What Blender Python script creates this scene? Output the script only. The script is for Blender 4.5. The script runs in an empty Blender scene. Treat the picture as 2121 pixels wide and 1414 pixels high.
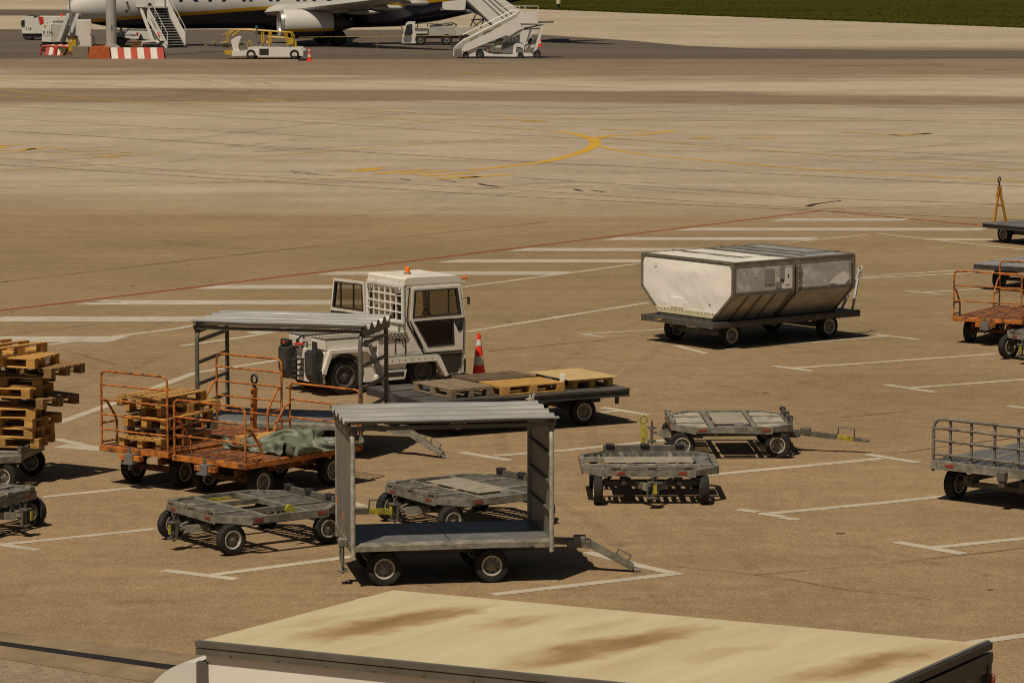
import bpy, bmesh, math, random
from mathutils import Vector, Matrix, noise
R = math.radians
rnd = random.Random(7)
scene = bpy.context.scene
COL = scene.collection

# ------------------------------------------------------------------ camera
CAM_H, FPX, PITCH = 8.2, 7200.0, math.atan(844 / 7200)
cd = bpy.data.cameras.new('camera'); cam = bpy.data.objects.new('camera', cd); COL.objects.link(cam)
cd.sensor_width = 36; cd.lens = 36 * FPX / 2121; cd.clip_start = 1; cd.clip_end = 6000
cam.location = (0, 0, CAM_H); cam.rotation_euler = (R(90) - PITCH, 0, 0)
cd.dof.use_dof = True; cd.dof.focus_distance = 52; cd.dof.aperture_fstop = 10.0
scene.camera = cam

def at(px, py, h=0.0):
    """world point at height h seen at a photo position (surveying helper)"""
    x = (px - 1060.5) / FPX; y = -(py - 707) / FPX
    d = Vector((x, math.cos(PITCH) + y * math.sin(PITCH), -math.sin(PITCH) + y * math.cos(PITCH)))
    t = (h - CAM_H) / d.z
    return Vector((d.x * t, d.y * t, h))

# ------------------------------------------------------------------ light
SUN = Vector((-.25, -.48, 1.0)).normalized()
ld = bpy.data.lights.new('sun', 'SUN'); ld.energy = 5.0; ld.angle = R(.5); ld.color = (1, .88, .70)
so = bpy.data.objects.new('sun', ld); COL.objects.link(so)
so.rotation_euler = SUN.to_track_quat('Z', 'Y').to_euler()
w = bpy.data.worlds.new('World'); scene.world = w; w.use_nodes = True
nt = w.node_tree; bg = nt.nodes['Background']
sky = nt.nodes.new('ShaderNodeTexSky'); sky.sky_type = 'NISHITA'; sky.sun_disc = False
sky.sun_elevation = math.asin(SUN.z); sky.sun_rotation = math.atan2(SUN.x, SUN.y)
sky.air_density = .7; sky.dust_density = 1.0; sky.ozone_density = .4
tint = nt.nodes.new('ShaderNodeMix'); tint.data_type = 'RGBA'; tint.blend_type = 'MULTIPLY'; tint.inputs[0].default_value = 1; tint.inputs[7].default_value = (1, .86, .68, 1)
nt.links.new(sky.outputs[0], tint.inputs[6]); nt.links.new(tint.outputs[2], bg.inputs[0]); bg.inputs[1].default_value = .05
vs = scene.view_settings; vs.view_transform = 'Standard'; vs.look = 'None'; vs.gamma = 1; vs.exposure = -.33
scene.cycles.filter_width = 1.0; scene.cycles.max_bounces = 6; scene.cycles.transparent_max_bounces = 8

# ------------------------------------------------------------------ materials
def srgb(c):
    return tuple(v / 12.92 if v <= .04045 else ((v + .055) / 1.055) ** 2.4 for v in c)
class N:
    def __init__(s, m): s.t = m.node_tree; s.n = s.t.nodes; s.l = s.t.links
    def new(s, typ, **kw):
        n = s.n.new('ShaderNode' + typ)
        for k, v in kw.items():
            if k.startswith('i_'):
                k2 = k[2:]; n.inputs[int(k2) if k2.isdigit() else k2].default_value = v
            else: setattr(n, k, v)
        return n
    def link(s, a, b): s.l.new(a, b)
    def mapping(s, src, scale=(1, 1, 1), rot=(0, 0, 0)):
        m = s.new('Mapping'); m.inputs['Scale'].default_value = scale; m.inputs['Rotation'].default_value = rot
        s.link(src, m.inputs[0]); return m.outputs[0]
    def noise(s, src, scale, detail=4, rough=.55):
        n = s.new('TexNoise', i_Scale=scale, i_Detail=detail, i_Roughness=rough); s.link(src, n.inputs['Vector']); return n.outputs[0]
    def mr(s, src, a, b, c, d):
        m = s.new('MapRange', clamp=True); 
        for i, v in enumerate((a, b, c, d)): m.inputs[i + 1].default_value = v
        s.link(src, m.inputs[0]); return m.outputs[0]
    def mix(s, fac, a, b, blend='MIX'):
        m = s.new('Mix', data_type='RGBA', blend_type=blend)
        for sock, v in ((m.inputs[0], fac), (m.inputs[6], a), (m.inputs[7], b)):
            if hasattr(v, 'is_linked'): s.link(v, sock)
            elif isinstance(v, (int, float)): sock.default_value = v
            else: sock.default_value = tuple(v) + (1,) if len(v) == 3 else v
        return m.outputs[2]
    def math(s, op, a, b=0.0):
        m = s.new('Math', operation=op)
        for i, v in enumerate((a, b)):
            if hasattr(v, 'is_linked'): s.link(v, m.inputs[i])
            else: m.inputs[i].default_value = v
        return m.outputs[0]

MATS = {}
def pm(name, col, rough=.6, metal=0.0, var=.18, scale=4, dirt=None, dirt_t=(.55, .75), dscale=2.5, bump=0, stretch=(1, 1, 1), rand=0, dirt2=None, spec=.4):
    m = bpy.data.materials.new(name); m.use_nodes = True; MATS[name] = m
    g = N(m); b = g.n['Principled BSDF']
    tc = g.new('TexCoord'); oi = g.new('ObjectInfo')
    va = g.new('VectorMath', operation='ADD'); g.link(tc.outputs['Object'], va.inputs[0])
    vm = g.new('VectorMath', operation='SCALE'); vm.inputs['Scale'].default_value = 17.0
    cb = g.new('CombineXYZ')
    for i in range(3): g.link(oi.outputs['Random'], cb.inputs[i])
    g.link(cb.outputs[0], vm.inputs[0]); g.link(vm.outputs[0], va.inputs[1])
    src = g.mapping(va.outputs[0], stretch)
    n1 = g.noise(src, scale, 5)
    c = g.mix(g.mr(n1, .3, .7, 0, 1), tuple(v * (1 - var) for v in col), tuple(min(1, v * (1 + var)) for v in col))
    r_out = g.mr(n1, .3, .7, max(0, rough - .08), min(1, rough + .08))
    if dirt:
        n2 = g.noise(src, dscale, 6, .65)
        c = g.mix(g.mr(n2, dirt_t[0], dirt_t[1], 0, 1), c, dirt)
    if dirt2:
        n3 = g.noise(src, dscale * 3.1, 5, .7)
        c = g.mix(g.mr(n3, .6, .72, 0, 1), c, dirt2)
    if rand:
        k = g.mr(oi.outputs['Random'], 0, 1, 1 - rand, 1 + rand)
        c = g.mix(1.0, c, k, 'MULTIPLY')
    g.link(c, b.inputs['Base Color']); g.link(r_out, b.inputs['Roughness'])
    b.inputs['Metallic'].default_value = metal; b.inputs['Specular IOR Level'].default_value = spec
    if bump:
        bn = g.new('Bump', i_Strength=bump, i_Distance=.02); g.link(n1, bn.inputs['Height']); g.link(bn.outputs[0], b.inputs['Normal'])
    return m

white = pm('white_paint', (.70, .675, .63), .45, var=.06, scale=2, dirt=(.34, .29, .22), dirt_t=(.62, .82), dscale=3)
white2 = pm('white_paint_far', (.63, .605, .56), .4, var=.05, scale=1.2, dirt=(.42, .38, .32), dirt_t=(.62, .85), dscale=1.5)
orange = pm('orange_rusty_paint', (.46, .148, .022), .6, var=.3, scale=6, dirt=(.085, .032, .015), dirt_t=(.46, .64), dscale=9, dirt2=(.035, .022, .015))
orangedeck = pm('rusty_orange_deck', (.235, .082, .026), .65, var=.35, scale=5, dirt=(.06, .03, .02), dirt_t=(.40, .6), dscale=3, stretch=(1, 3, 1))
orangeshade = pm('rusty_shaded_underframe', (.15, .055, .018), .7, var=.35, scale=6, dirt=(.05, .028, .018), dirt_t=(.45, .65), dscale=7)  # rusty orange darkened, so the shade below the deck is in the colour
galv = pm('galvanised_steel', (.195, .178, .143), .55, .0, var=.34, scale=9, dirt=(.075, .066, .05), dirt_t=(.48, .72), dscale=5, rand=.12)
galvpost = pm('bare_metal_post', (.33, .31, .265), .45, .1, var=.3, scale=9, dirt=(.15, .13, .10), dirt_t=(.5, .75), dscale=5)
galvd = pm('dull_galvanised', (.105, .095, .077), .55, .0, var=.25, scale=9, dirt=(.07, .06, .045), dirt_t=(.5, .75), dscale=6)
roofmetal = pm('corrugated_sheet', (.36, .35, .33), .42, .35, var=.14, scale=3, dirt=(.33, .29, .24), dirt_t=(.58, .8), dscale=2.5, stretch=(.4, 2, 1))
roofshiny = pm('bright_corrugated_sheet', (.50, .49, .465), .30, .45, var=.1, scale=3, stretch=(.4, 2, 1))
panelmetal = pm('scuffed_sheet_metal', (.20, .184, .158), .45, .15, var=.35, scale=5, dirt=(.15, .075, .04), dirt_t=(.6, .78), dscale=2.2, stretch=(1, 3, .35), dirt2=(.34, .32, .29))
darksteel = pm('dark_steel', (.055, .052, .05), .55, .3, var=.3, scale=7, dirt=(.09, .06, .04), dirt_t=(.58, .78), dscale=6)
deckplate = pm('dark_deck_plate', (.062, .057, .053), .5, .0, var=.3, scale=4, dirt=(.16, .13, .10), dirt_t=(.5, .75), dscale=2.2, stretch=(.5, 2, 1))
bluedeck = pm('blue_grey_deck', (.115, .113, .112), .5, .0, var=.14, scale=4, dirt=(.20, .185, .16), dirt_t=(.55, .75), dscale=2)
rubber = pm('rubber', (.022, .020, .018), .85, var=.3, scale=8, dirt=(.05, .043, .034), dirt_t=(.5, .8), dscale=5, spec=.2)
rim = pm('wheel_rim', (.20, .182, .15), .45, .2, var=.3, scale=12, dirt=(.10, .08, .055), dirt_t=(.5, .7), dscale=14)
rimlip = pm('rim_lip', (.46, .43, .37), .4, .2, var=.15, scale=12)
rimdark = pm('wheel_rim_dark', (.10, .09, .075), .55, .3, var=.3, scale=12)
plastic = pm('black_plastic', (.025, .024, .023), .5, var=.25, scale=5, dirt=(.06, .052, .042), dirt_t=(.55, .8), dscale=4)
yellow = pm('safety_yellow', (.36, .31, .03), .5, var=.2, dirt=(.10, .085, .03), dirt_t=(.48, .68), dscale=12)
yellow2 = pm('yellow_rail_paint', (.46, .29, .018), .5, var=.12)
oyellow = pm('weathered_amber_paint', (.42, .20, .025), .6, var=.2, scale=9, dirt=(.15, .08, .02), dirt_t=(.5, .7), dscale=12)
red = pm('red_paint', (.45, .03, .015), .5, var=.2)
conered = pm('cone_red', (.80, .035, .012), .5, var=.08)
conewhite = pm('cone_white', (.62, .58, .52), .5, var=.12, dirt=(.18, .14, .12), dirt_t=(.55, .7), dscale=9)
redref = pm('red_reflector', (.22, .035, .025), .35, var=.3, scale=20, dirt=(.40, .34, .3), dirt_t=(.62, .66), dscale=16)
amber = pm('amber_lens', (.75, .17, .015), .3, var=.1)
wood = pm('pallet_wood', (.45, .245, .064), .75, var=.38, scale=3, dirt=(.16, .085, .033), dirt_t=(.50, .78), dscale=3, stretch=(1.2, 9, 9), rand=.28)
woodgrey = pm('weathered_wood', (.225, .168, .105), .8, var=.3, scale=3, dirt=(.10, .075, .05), dirt_t=(.5, .8), dscale=3, stretch=(1.2, 9, 9), rand=.1)
woodbrown = pm('brown_aged_wood', (.25, .145, .055), .78, var=.35, scale=3, dirt=(.11, .065, .032), dirt_t=(.48, .75), dscale=3, stretch=(1.2, 9, 9), rand=.1)
wooddark = pm('dark_wood', (.115, .078, .046), .8, var=.3, scale=3, dirt=(.15, .115, .08), dirt_t=(.55, .8), dscale=3, stretch=(1.2, 9, 9))
woodyel = pm('fresh_yellow_wood', (.45, .255, .07), .7, var=.3, scale=3, dirt=(.30, .17, .05), dirt_t=(.5, .8), dscale=3, stretch=(1.2, 9, 9))
ply = pm('plywood_sheet', (.46, .33, .15), .7, var=.16, scale=2, dirt=(.33, .22, .09), dirt_t=(.5, .8), dscale=2, stretch=(1, 5, 1))
tarp = pm('green_grey_tarpaulin', (.130, .140, .100), .48, var=.22, scale=5, dirt=(.055, .06, .043), dirt_t=(.5, .8), dscale=4, spec=.3, bump=.3)
tanplate = pm('tan_plate', (.30, .265, .20), .6, .1, var=.12, scale=5, dirt=(.18, .155, .11), dirt_t=(.5, .8), dscale=3)
treadplate = pm('tread_plate', (.50, .46, .39), .4, .2, var=.2, scale=8)
rollerm = pm('roller_steel', (.15, .138, .12), .45, .35, var=.3, scale=5, dirt=(.10, .085, .065), dirt_t=(.5, .75), dscale=4)
shiny = pm('bright_roller_steel', (.34, .31, .245), .35, .2, var=.4, scale=6)
contwhite = pm('white_fabric_panel', (.78, .755, .70), .5, var=.05, scale=2, dirt=(.42, .39, .33), dirt_t=(.6, .85), dscale=1.5, bump=.25)
conttop = pm('white_roof_sheet', (.64, .61, .55), .5, var=.06, scale=2, dirt=(.40, .35, .28), dirt_t=(.6, .85), dscale=2, bump=.2)
contgrey = pm('scuffed_grey_panel', (.40, .375, .35), .45, .0, var=.16, scale=3, dirt=(.60, .57, .53), dirt_t=(.5, .62), dscale=2.4, stretch=(1, 1, 1.5), dirt2=(.20, .17, .15))
controof = pm('grey_roof_sheet', (.26, .255, .245), .45, .1, var=.12, scale=3, dirt=(.33, .32, .31), dirt_t=(.55, .8), dscale=2)
contslant = pm('translucent_lower_panel', (.36, .33, .27), .45, var=.15, scale=3, dirt=(.22, .19, .14), dirt_t=(.5, .8), dscale=2)
contcream = pm('cream_hem', (.56, .50, .33), .6, var=.1, scale=6)
contframe = pm('container_frame', (.20, .18, .145), .45, .4, var=.2, scale=8, dirt=(.28, .25, .2), dirt_t=(.6, .75), dscale=8)
navy = pm('navy_paint', (.006, .008, .028), .25, var=.1)
concrete = pm('island_concrete', (.20, .17, .125), .85, var=.2, scale=3)
greypaint = pm('grey_paint', (.36, .35, .325), .5, var=.08, scale=2)
greydark = pm('dark_grey_paint', (.14, .135, .125), .5, var=.15, scale=3)
cream = pm('cream_paint', (.46, .43, .37), .5, var=.08, scale=1)
trimmetal = pm('trim_metal', (.17, .155, .13), .42, .5, var=.15, scale=5)
darkpanel = pm('dark_end_panel', (.10, .095, .09), .5, .1, var=.12, scale=2)
green = pm('lime_paint', (.30, .50, .03), .5, var=.1)
greensig = pm('teal_lamp', (.02, .14, .12), .3)
brass = pm('ink', (.03, .028, .03), .6, var=0)

def glass_mat(name, tint, gloss):
    m = bpy.data.materials.new(name); m.use_nodes = True; g = N(m)
    g.n.remove(g.n['Principled BSDF'])
    tr = g.new('BsdfTransparent'); tr.inputs[0].default_value = tint + (1,)
    gl = g.new('BsdfGlossy'); gl.inputs['Roughness'].default_value = .03
    fr = g.new('Fresnel', i_IOR=1.5); k = g.math('MULTIPLY', g.math('MULTIPLY', fr.outputs[0], gloss), g.math('SUBTRACT', 1.0, g.new('NewGeometry').outputs['Backfacing']))
    mx = g.new('MixShader'); g.link(k, mx.inputs[0]); g.link(tr.outputs[0], mx.inputs[1]); g.link(gl.outputs[0], mx.inputs[2])
    g.link(mx.outputs[0], g.n['Material Output'].inputs[0]); return m
glass = glass_mat('window_glass', (.62, .60, .54), 1.0)
glassdark = glass_mat('tinted_glass', (.22, .21, .19), 1.0)

# ------------------------------------------------------------------ mesh builder
class MB:
    def __init__(s, M=None): s.v = []; s.f = []; s.mi = []; s.M = M or Matrix(); s.cur = 0
    def add(s, vs, fs):
        o = len(s.v); s.v += [tuple(s.M @ Vector(p)) for p in vs]; s.f += [[o + i for i in f] for f in fs]; s.mi += [s.cur] * len(fs); return s
    def box(s, cx, cy, cz, sx, sy, sz, bev=0.0, rz=0.0):
        hx, hy, hz = sx / 2, sy / 2, sz / 2; b = min(bev, hx * .45, hy * .45, hz * .45)
        vs = []
        sg = [(a, c, d) for a in (-1, 1) for c in (-1, 1) for d in (-1, 1)]
        if b <= 0:
            vs = [(a * hx, c * hy, d * hz) for a, c, d in sg]
            fs = [(0, 1, 3, 2), (4, 6, 7, 5), (0, 4, 5, 1), (2, 3, 7, 6), (0, 2, 6, 4), (1, 5, 7, 3)]
        else:
            idx = {}
            for k, (a, c, d) in enumerate(sg):
                idx[(a, c, d)] = 3 * k
                vs += [(a * hx, c * (hy - b), d * (hz - b)), (a * (hx - b), c * hy, d * (hz - b)), (a * (hx - b), c * (hy - b), d * hz)]
            I = lambda a, c, d, k: idx[(a, c, d)] + k
            fs = []
            for a in (-1, 1):
                fs.append([I(a, -1, -1, 0), I(a, 1, -1, 0), I(a, 1, 1, 0), I(a, -1, 1, 0)])
                fs.append([I(-1, a, -1, 1), I(1, a, -1, 1), I(1, a, 1, 1), I(-1, a, 1, 1)])
                fs.append([I(-1, -1, a, 2), I(1, -1, a, 2), I(1, 1, a, 2), I(-1, 1, a, 2)])
                for c in (-1, 1):
                    fs.append([I(a, c, -1, 0), I(a, c, 1, 0), I(a, c, 1, 1), I(a, c, -1, 1)])
                    fs.append([I(a, -1, c, 0), I(a, 1, c, 0), I(a, 1, c, 2), I(a, -1, c, 2)])
                    fs.append([I(-1, a, c, 1), I(1, a, c, 1), I(1, a, c, 2), I(-1, a, c, 2)])
                    for d in (-1, 1): fs.append([I(a, c, d, 0), I(a, c, d, 1), I(a, c, d, 2)])
        if rz:
            cr, sr = math.cos(rz), math.sin(rz); vs = [(x * cr - y * sr, x * sr + y * cr, z) for x, y, z in vs]
        return s.add([(x + cx, y + cy, z + cz) for x, y, z in vs], fs)
    def bar(s, p, q, w, h, up=(0, 0, 1)):
        p, q = Vector(p), Vector(q); d = (q - p).normalized(); u = Vector(up)
        if abs(d.dot(u)) > .98: u = Vector((1, 0, 0))
        a = d.cross(u).normalized() * w / 2; c = a.cross(d).normalized() * h / 2
        vs = [e + i * a + j * c for e in (p, q) for i, j in ((-1, -1), (1, -1), (1, 1), (-1, 1))]
        return s.add(vs, [(0, 3, 2, 1), (4, 5, 6, 7)] + [(i, (i + 1) % 4, 4 + (i + 1) % 4, 4 + i) for i in range(4)])
    def tube(s, pts, r, n=8, caps=True):
        pts = [Vector(p) for p in pts]; rings = []; prev = None
        for i, p in enumerate(pts):
            d = ((pts[min(i + 1, len(pts) - 1)] - p).normalized() + (p - pts[max(i - 1, 0)]).normalized()).normalized()
            if prev is None:
                u = Vector((0, 0, 1)) if abs(d.z) < .9 else Vector((1, 0, 0)); a = d.cross(u).normalized()
            else: a = (prev - d * prev.dot(d)).normalized()
            prev = a; c = d.cross(a)
            rr = r[i] if isinstance(r, (list, tuple)) else r
            rings.append([p + rr * (math.cos(t) * a + math.sin(t) * c) for t in [2 * math.pi * k / n for k in range(n)]])
        vs = [v for g in rings for v in g]; fs = []
        for i in range(len(rings) - 1):
            for k in range(n): fs.append((i * n + k, i * n + (k + 1) % n, (i + 1) * n + (k + 1) % n, (i + 1) * n + k))
        if caps: fs += [tuple(range(n))[::-1], tuple(range((len(rings) - 1) * n, len(rings) * n))]
        return s.add(vs, fs)
    def cyl(s, p, q, r, n=12): return s.tube([p, q], r, n)
    def lathe(s, prof, c=(0, 0, 0), axis='y', n=24, mod=None, caps=True):
        vs = []; fs = []; m = len(prof)
        for k in range(n):
            t = 2 * math.pi * k / n; ct, st = math.cos(t), math.sin(t)
            for j, (r, a) in enumerate(prof):
                rr = r + (mod(k, j) if mod else 0)
                if axis == 'y': p = (rr * ct, a, rr * st)
                elif axis == 'x': p = (a, rr * ct, rr * st)
                else: p = (rr * ct, rr * st, a)
                vs.append((p[0] + c[0], p[1] + c[1], p[2] + c[2]))
        for k in range(n):
            for j in range(m - 1): fs.append((k * m + j, k * m + j + 1, ((k + 1) % n) * m + j + 1, ((k + 1) % n) * m + j))
        if caps:
            for j in (0, m - 1):
                if prof[j][0] > 1e-4: fs.append(tuple(k * m + j for k in range(n)))
        return s.add(vs, fs)
    def prism(s, pts, a0, a1, plane='xz'):
        n = len(pts)
        mk = {'xz': lambda p, a: (p[0], a, p[1]), 'xy': lambda p, a: (p[0], p[1], a), 'yz': lambda p, a: (a, p[0], p[1])}[plane]
        return s.add([mk(p, a0) for p in pts] + [mk(p, a1) for p in pts],
                     [tuple(range(n)), tuple(range(n, 2 * n))] + [(i, (i + 1) % n, n + (i + 1) % n, n + i) for i in range(n)])
    def quad(s, *p): return s.add(p, [tuple(range(len(p)))])
    def mesh(s, name, mats, smooth=None):
        me = bpy.data.meshes.new(name); me.from_pydata(s.v, [], s.f)
        bm = bmesh.new(); bm.from_mesh(me); bmesh.ops.remove_doubles(bm, verts=bm.verts, dist=1e-5)
        bmesh.ops.recalc_face_normals(bm, faces=bm.faces); bm.to_mesh(me); bm.free()
        for m in (mats if isinstance(mats, (list, tuple)) else [mats]): me.materials.append(m)
        if any(s.mi) and len(me.polygons) == len(s.mi):
            me.polygons.foreach_set('material_index', s.mi)
        if smooth:
            me.polygons.foreach_set('use_smooth', [True] * len(me.polygons)); me.set_sharp_from_angle(angle=R(smooth))
        me.update(); return me
    def o(s, name, mats, parent=None, smooth=None):
        ob = bpy.data.objects.new(name, s.mesh(name, mats, smooth)); COL.objects.link(ob); ob.parent = parent; return ob

def T(name, label, cat, loc=(0, 0, 0), rz=0.0, group=None, ob=None):
    o = ob
    if o is None:
        o = bpy.data.objects.new(name, None); o.empty_display_size = .2; COL.objects.link(o)
        o.location = loc; o.rotation_euler = (0, 0, rz)
    o['label'] = label; o['category'] = cat
    if group: o['group'] = group
    return o
def S(ob, kind='structure'): ob['kind'] = kind; return ob
def copy_tree(o, parent=None):
    c = o.copy(); COL.objects.link(c); c.parent = parent
    for ch in [x for x in bpy.data.objects if x.parent == o]: copy_tree(ch, c)
    return c
def rot2(a, x, y): return (x * math.cos(a) - y * math.sin(a), x * math.sin(a) + y * math.cos(a))

def text_mesh(s, size, depth=.004):
    cu = bpy.data.curves.new('t', 'FONT'); cu.body = s; cu.size = size; cu.extrude = depth; cu.align_x = 'LEFT'
    o = bpy.data.objects.new('t', cu); COL.objects.link(o)
    bpy.context.view_layer.update()
    me = bpy.data.meshes.new_from_object(o.evaluated_get(bpy.context.evaluated_depsgraph_get()))
    bpy.data.objects.remove(o); return me
def lettering(s, size, parent, M, mat=None, name='lettering'):
    """M maps text plane (x right, y up) into the parent's space"""
    me = text_mesh(s, size); me.transform(M); me.materials.clear(); me.materials.append(mat or brass); me.name = name
    o = bpy.data.objects.new(name, me); COL.objects.link(o); o.parent = parent; return o
XZ = Matrix(((1, 0, 0, 0), (0, 0, -1, 0), (0, 1, 0, 0), (0, 0, 0, 1)))   # text standing up, facing -y

# ------------------------------------------------------------------ wheels
WH = {}
def wheel(parent, x, y, r=.21, wd=.13, knob=0.0, rz=0.0, rm=None, name='wheel'):
    key = (r, wd, knob, rm.name if rm else '')
    if key not in WH:
        B = MB(); h = wd / 2; ri = r * .58
        prof = [(ri, -h * .85), (r * .8, -h), (r * .95, -h * .92), (r, -h * .62), (r, h * .62), (r * .95, h * .92), (r * .8, h), (ri, h * .85)]
        B.lathe(prof, n=44, mod=(lambda k, j: -knob if (2 <= j <= 5 and k % 2) else 0), caps=False)
        B.lathe([(ri, -h * .85), (ri, h * .85)], n=44, caps=False)
        tyre = B.mesh('wheel', rubber, 35)
        G = MB()
        for sg in (-1, 1):
            G.cur = 2; G.lathe([(ri * 1.06, sg * h * .80), (ri * 1.04, sg * h * .95), (ri * .92, sg * h * .93), (ri * .87, sg * h * .60)], n=24, caps=False); G.cur = 0
            G.lathe([(ri * .87, sg * h * .60), (ri * .85, sg * h * .45), (ri * .62, sg * h * .30), (ri * .45, sg * h * .55), (ri * .22, sg * h * .62), (ri * .20, sg * h * .85), (0.0, sg * h * .9)], n=24, caps=False)
            for k in range(6):
                t = k * math.pi / 3; G.cyl((ri * .34 * math.cos(t), sg * h * .5, ri * .34 * math.sin(t)), (ri * .34 * math.cos(t), sg * h * .74, ri * .34 * math.sin(t)), ri * .06, 6)
        G.cur = 1; H = G
        for sg in (-1, 1):
            for k in range(8):
                t = k * math.pi / 4 + .2; c = (ri * .72 * math.cos(t), ri * .72 * math.sin(t))
                H.cyl((c[0], sg * h * .33, c[1]), (c[0], sg * h * .43, c[1]), ri * .085, 8)
        WH[key] = (tyre, G.mesh('rim', [rm or rim, plastic, rimdark if rm else rimlip], 40))
    a, b = WH[key]
    o = bpy.data.objects.new(name, a); COL.objects.link(o); o.parent = parent; o.location = (x, y, r); o.rotation_euler = (0, rnd.uniform(0, 6), rz)
    q = bpy.data.objects.new('rim', b); COL.objects.link(q); q.parent = o
    return o

# ------------------------------------------------------------------ ground and markings
def ground_mat():
    m = bpy.data.materials.new('apron_paving'); m.use_nodes = True; g = N(m); b = g.n['Principled BSDF']
    P = g.new('NewGeometry').outputs['Position']
    sx = g.new('SeparateXYZ'); g.link(P, sx.inputs[0]); X, Y = sx.outputs[0], sx.outputs[1]
    nb = g.noise(g.mapping(P, (.010, .035, 1), (0, 0, R(4))), 1.0, 6, .6)
    nb2 = g.noise(g.mapping(P, (.05, .16, 1), (0, 0, R(-8))), 1.0, 5, .6)
    k = g.math('ADD', g.math('MULTIPLY', g.math('SUBTRACT', nb, .5), .30), g.math('MULTIPLY', g.math('SUBTRACT', nb2, .5), .07))
    yy = g.math('ADD', Y, g.math('MULTIPLY', X, .10))
    t = g.math('ADD', g.math('LOGARITHM', yy, math.e), k)
    f = g.mr(t, math.log(28), math.log(520), 0, 1)
    cr = g.new('ValToRGB'); g.link(f, cr.inputs[0]); el = cr.color_ramp.elements
    def pos(y): return (math.log(y) - math.log(28)) / (math.log(520) - math.log(28))
    near, olive, conc, light, brown, dark = (.255, .179, .104), (.250, .181, .104), (.356, .294, .219), (.372, .308, .228), (.218, .160, .110), (.10, .078, .056)
    stops = [(29, near), (66, near), (74, olive), (101, olive), (113, conc), (140, conc), (152, light), (163, conc), (170, brown), (181, brown), (186, light), (201, light), (208, brown), (236, brown), (250, conc), (285, light), (300, light), (500, light)]
    while len(el) < len(stops): el.new(.5)
    for e, (y, c) in zip(el, stops): e.position = pos(y); e.color = c + (1,)
    c = cr.outputs[0]
    # wear streaks, patches, mottling, grain
    st = g.noise(g.mapping(P, (.025, .9, 1), (0, 0, R(6))), 1.0, 5, .6)
    c = g.mix(1.0, c, g.mr(st, .3, .7, .93, 1.06), 'MULTIPLY')
    st2 = g.noise(g.mapping(P, (.16, 1.5, 1), (0, 0, R(-36))), 1.0, 4, .6)
    c = g.mix(1.0, c, g.mr(st2, .3, .7, .95, 1.05), 'MULTIPLY')
    c = g.mix(1.0, c, g.mr(nb, .32, .68, .86, 1.10), 'MULTIPLY')
    pt = g.noise(P, .22, 6, .62)
    c = g.mix(1.0, c, g.mr(pt, .3, .72, .87, 1.11), 'MULTIPLY')
    mt = g.noise(P, 2.3, 5, .65)
    c = g.mix(1.0, c, g.mr(mt, .3, .7, .88, 1.12), 'MULTIPLY')
    oi = g.noise(g.mapping(P, (.35, .8, 1), (0, 0, .3)), 1.0, 5, .7)
    c = g.mix(g.mr(oi, .66, .82, 0, .55), c, (.30, .17, .06))
    dk = g.noise(g.mapping(P, (1, 1.6, 1)), .55, 6, .75)
    c = g.mix(g.mr(dk, .64, .82, 0, .45), c, (.085, .062, .040))
    gr = g.noise(P, 26, 3, .8)
    c = g.mix(1.0, c, g.mr(gr, .3, .7, .62, 1.38), 'MULTIPLY')
    g3 = g.noise(g.mapping(P, (1, .55, 1)), 9, 3, .75); c = g.mix(1.0, c, g.mr(g3, .3, .7, .90, 1.10), 'MULTIPLY')
    vo = g.new('TexVoronoi', i_Scale=.55); g.link(P, vo.inputs['Vector'])
    sp = g.math('LESS_THAN', vo.outputs['Distance'], g.mr(mt, .35, .7, .0, .075))
    c = g.mix(g.math('MULTIPLY', sp, .8), c, (.035, .026, .02))
    # tyre arcs on the concrete
    wv = g.new('TexWave', wave_type='RINGS', i_Scale=.16, i_Distortion=6.0, i_Detail=3.0); wv.inputs['Detail Scale'].default_value = .35
    g.link(g.mapping(P, (.35, .35, 1)), wv.inputs['Vector'])
    rg = g.math('MULTIPLY', g.mr(wv.outputs['Fac'], .75, .98, 0, .20), g.math('MULTIPLY', g.mr(Y, 78, 110, 0, 1), g.mr(nb2, .42, .62, 0, 1)))
    c = g.mix(rg, c, (.12, .09, .06))
    g.link(c, b.inputs['Base Color']); b.inputs['Roughness'].default_value = .9; b.inputs['Specular IOR Level'].default_value = .06
    bn = g.new('Bump', i_Strength=.35, i_Distance=.01); g.link(gr, bn.inputs['Height']); g.link(bn.outputs[0], b.inputs['Normal'])
    return m
B = MB(); B.quad((-3000, -200, 0), (3000, -200, 0), (3000, 5000, 0), (-3000, 5000, 0)); S(B.o('apron', ground_mat()))

def paint(name, col, wear=(.50, .62), fade=.6, sc=3.0, patch=.5, under=(.19, .142, .092)):
    m = bpy.data.materials.new(name); m.use_nodes = True; g = N(m); b = g.n['Principled BSDF']
    P = g.new('NewGeometry').outputs['Position']
    a = g.noise(P, sc, 6, .75); d = g.noise(P, sc * 9, 3, .8)
    k = g.math('ADD', g.mr(a, wear[0], wear[1] + .15, 0, fade), g.mr(d, .5, .8, 0, patch))
    tone = g.noise(P, .6, 4, .6)
    base = g.mix(g.mr(tone, .3, .7, 0, 1), tuple(v * .86 for v in col), tuple(v * 1.1 for v in col))
    c = g.mix(g.math('MINIMUM', k, .92), base, under)
    g.link(c, b.inputs['Base Color']); b.inputs['Roughness'].default_value = .85; b.inputs['Specular IOR Level'].default_value = .1; return m
whitep = paint('white_road_paint', (.43, .38, .30))
hatchp = paint('broad_white_road_paint', (.42, .38, .315), (.48, .60), .55)
yellowp = paint('yellow_road_paint', (.52, .30, .025), (.48, .6), .6, 1.5, .6, (.29, .23, .15))
yellowfaint = paint('faded_yellow_road_paint', (.44, .28, .05), (.44, .58), .75, 1.0, .6, (.26, .20, .13))
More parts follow.
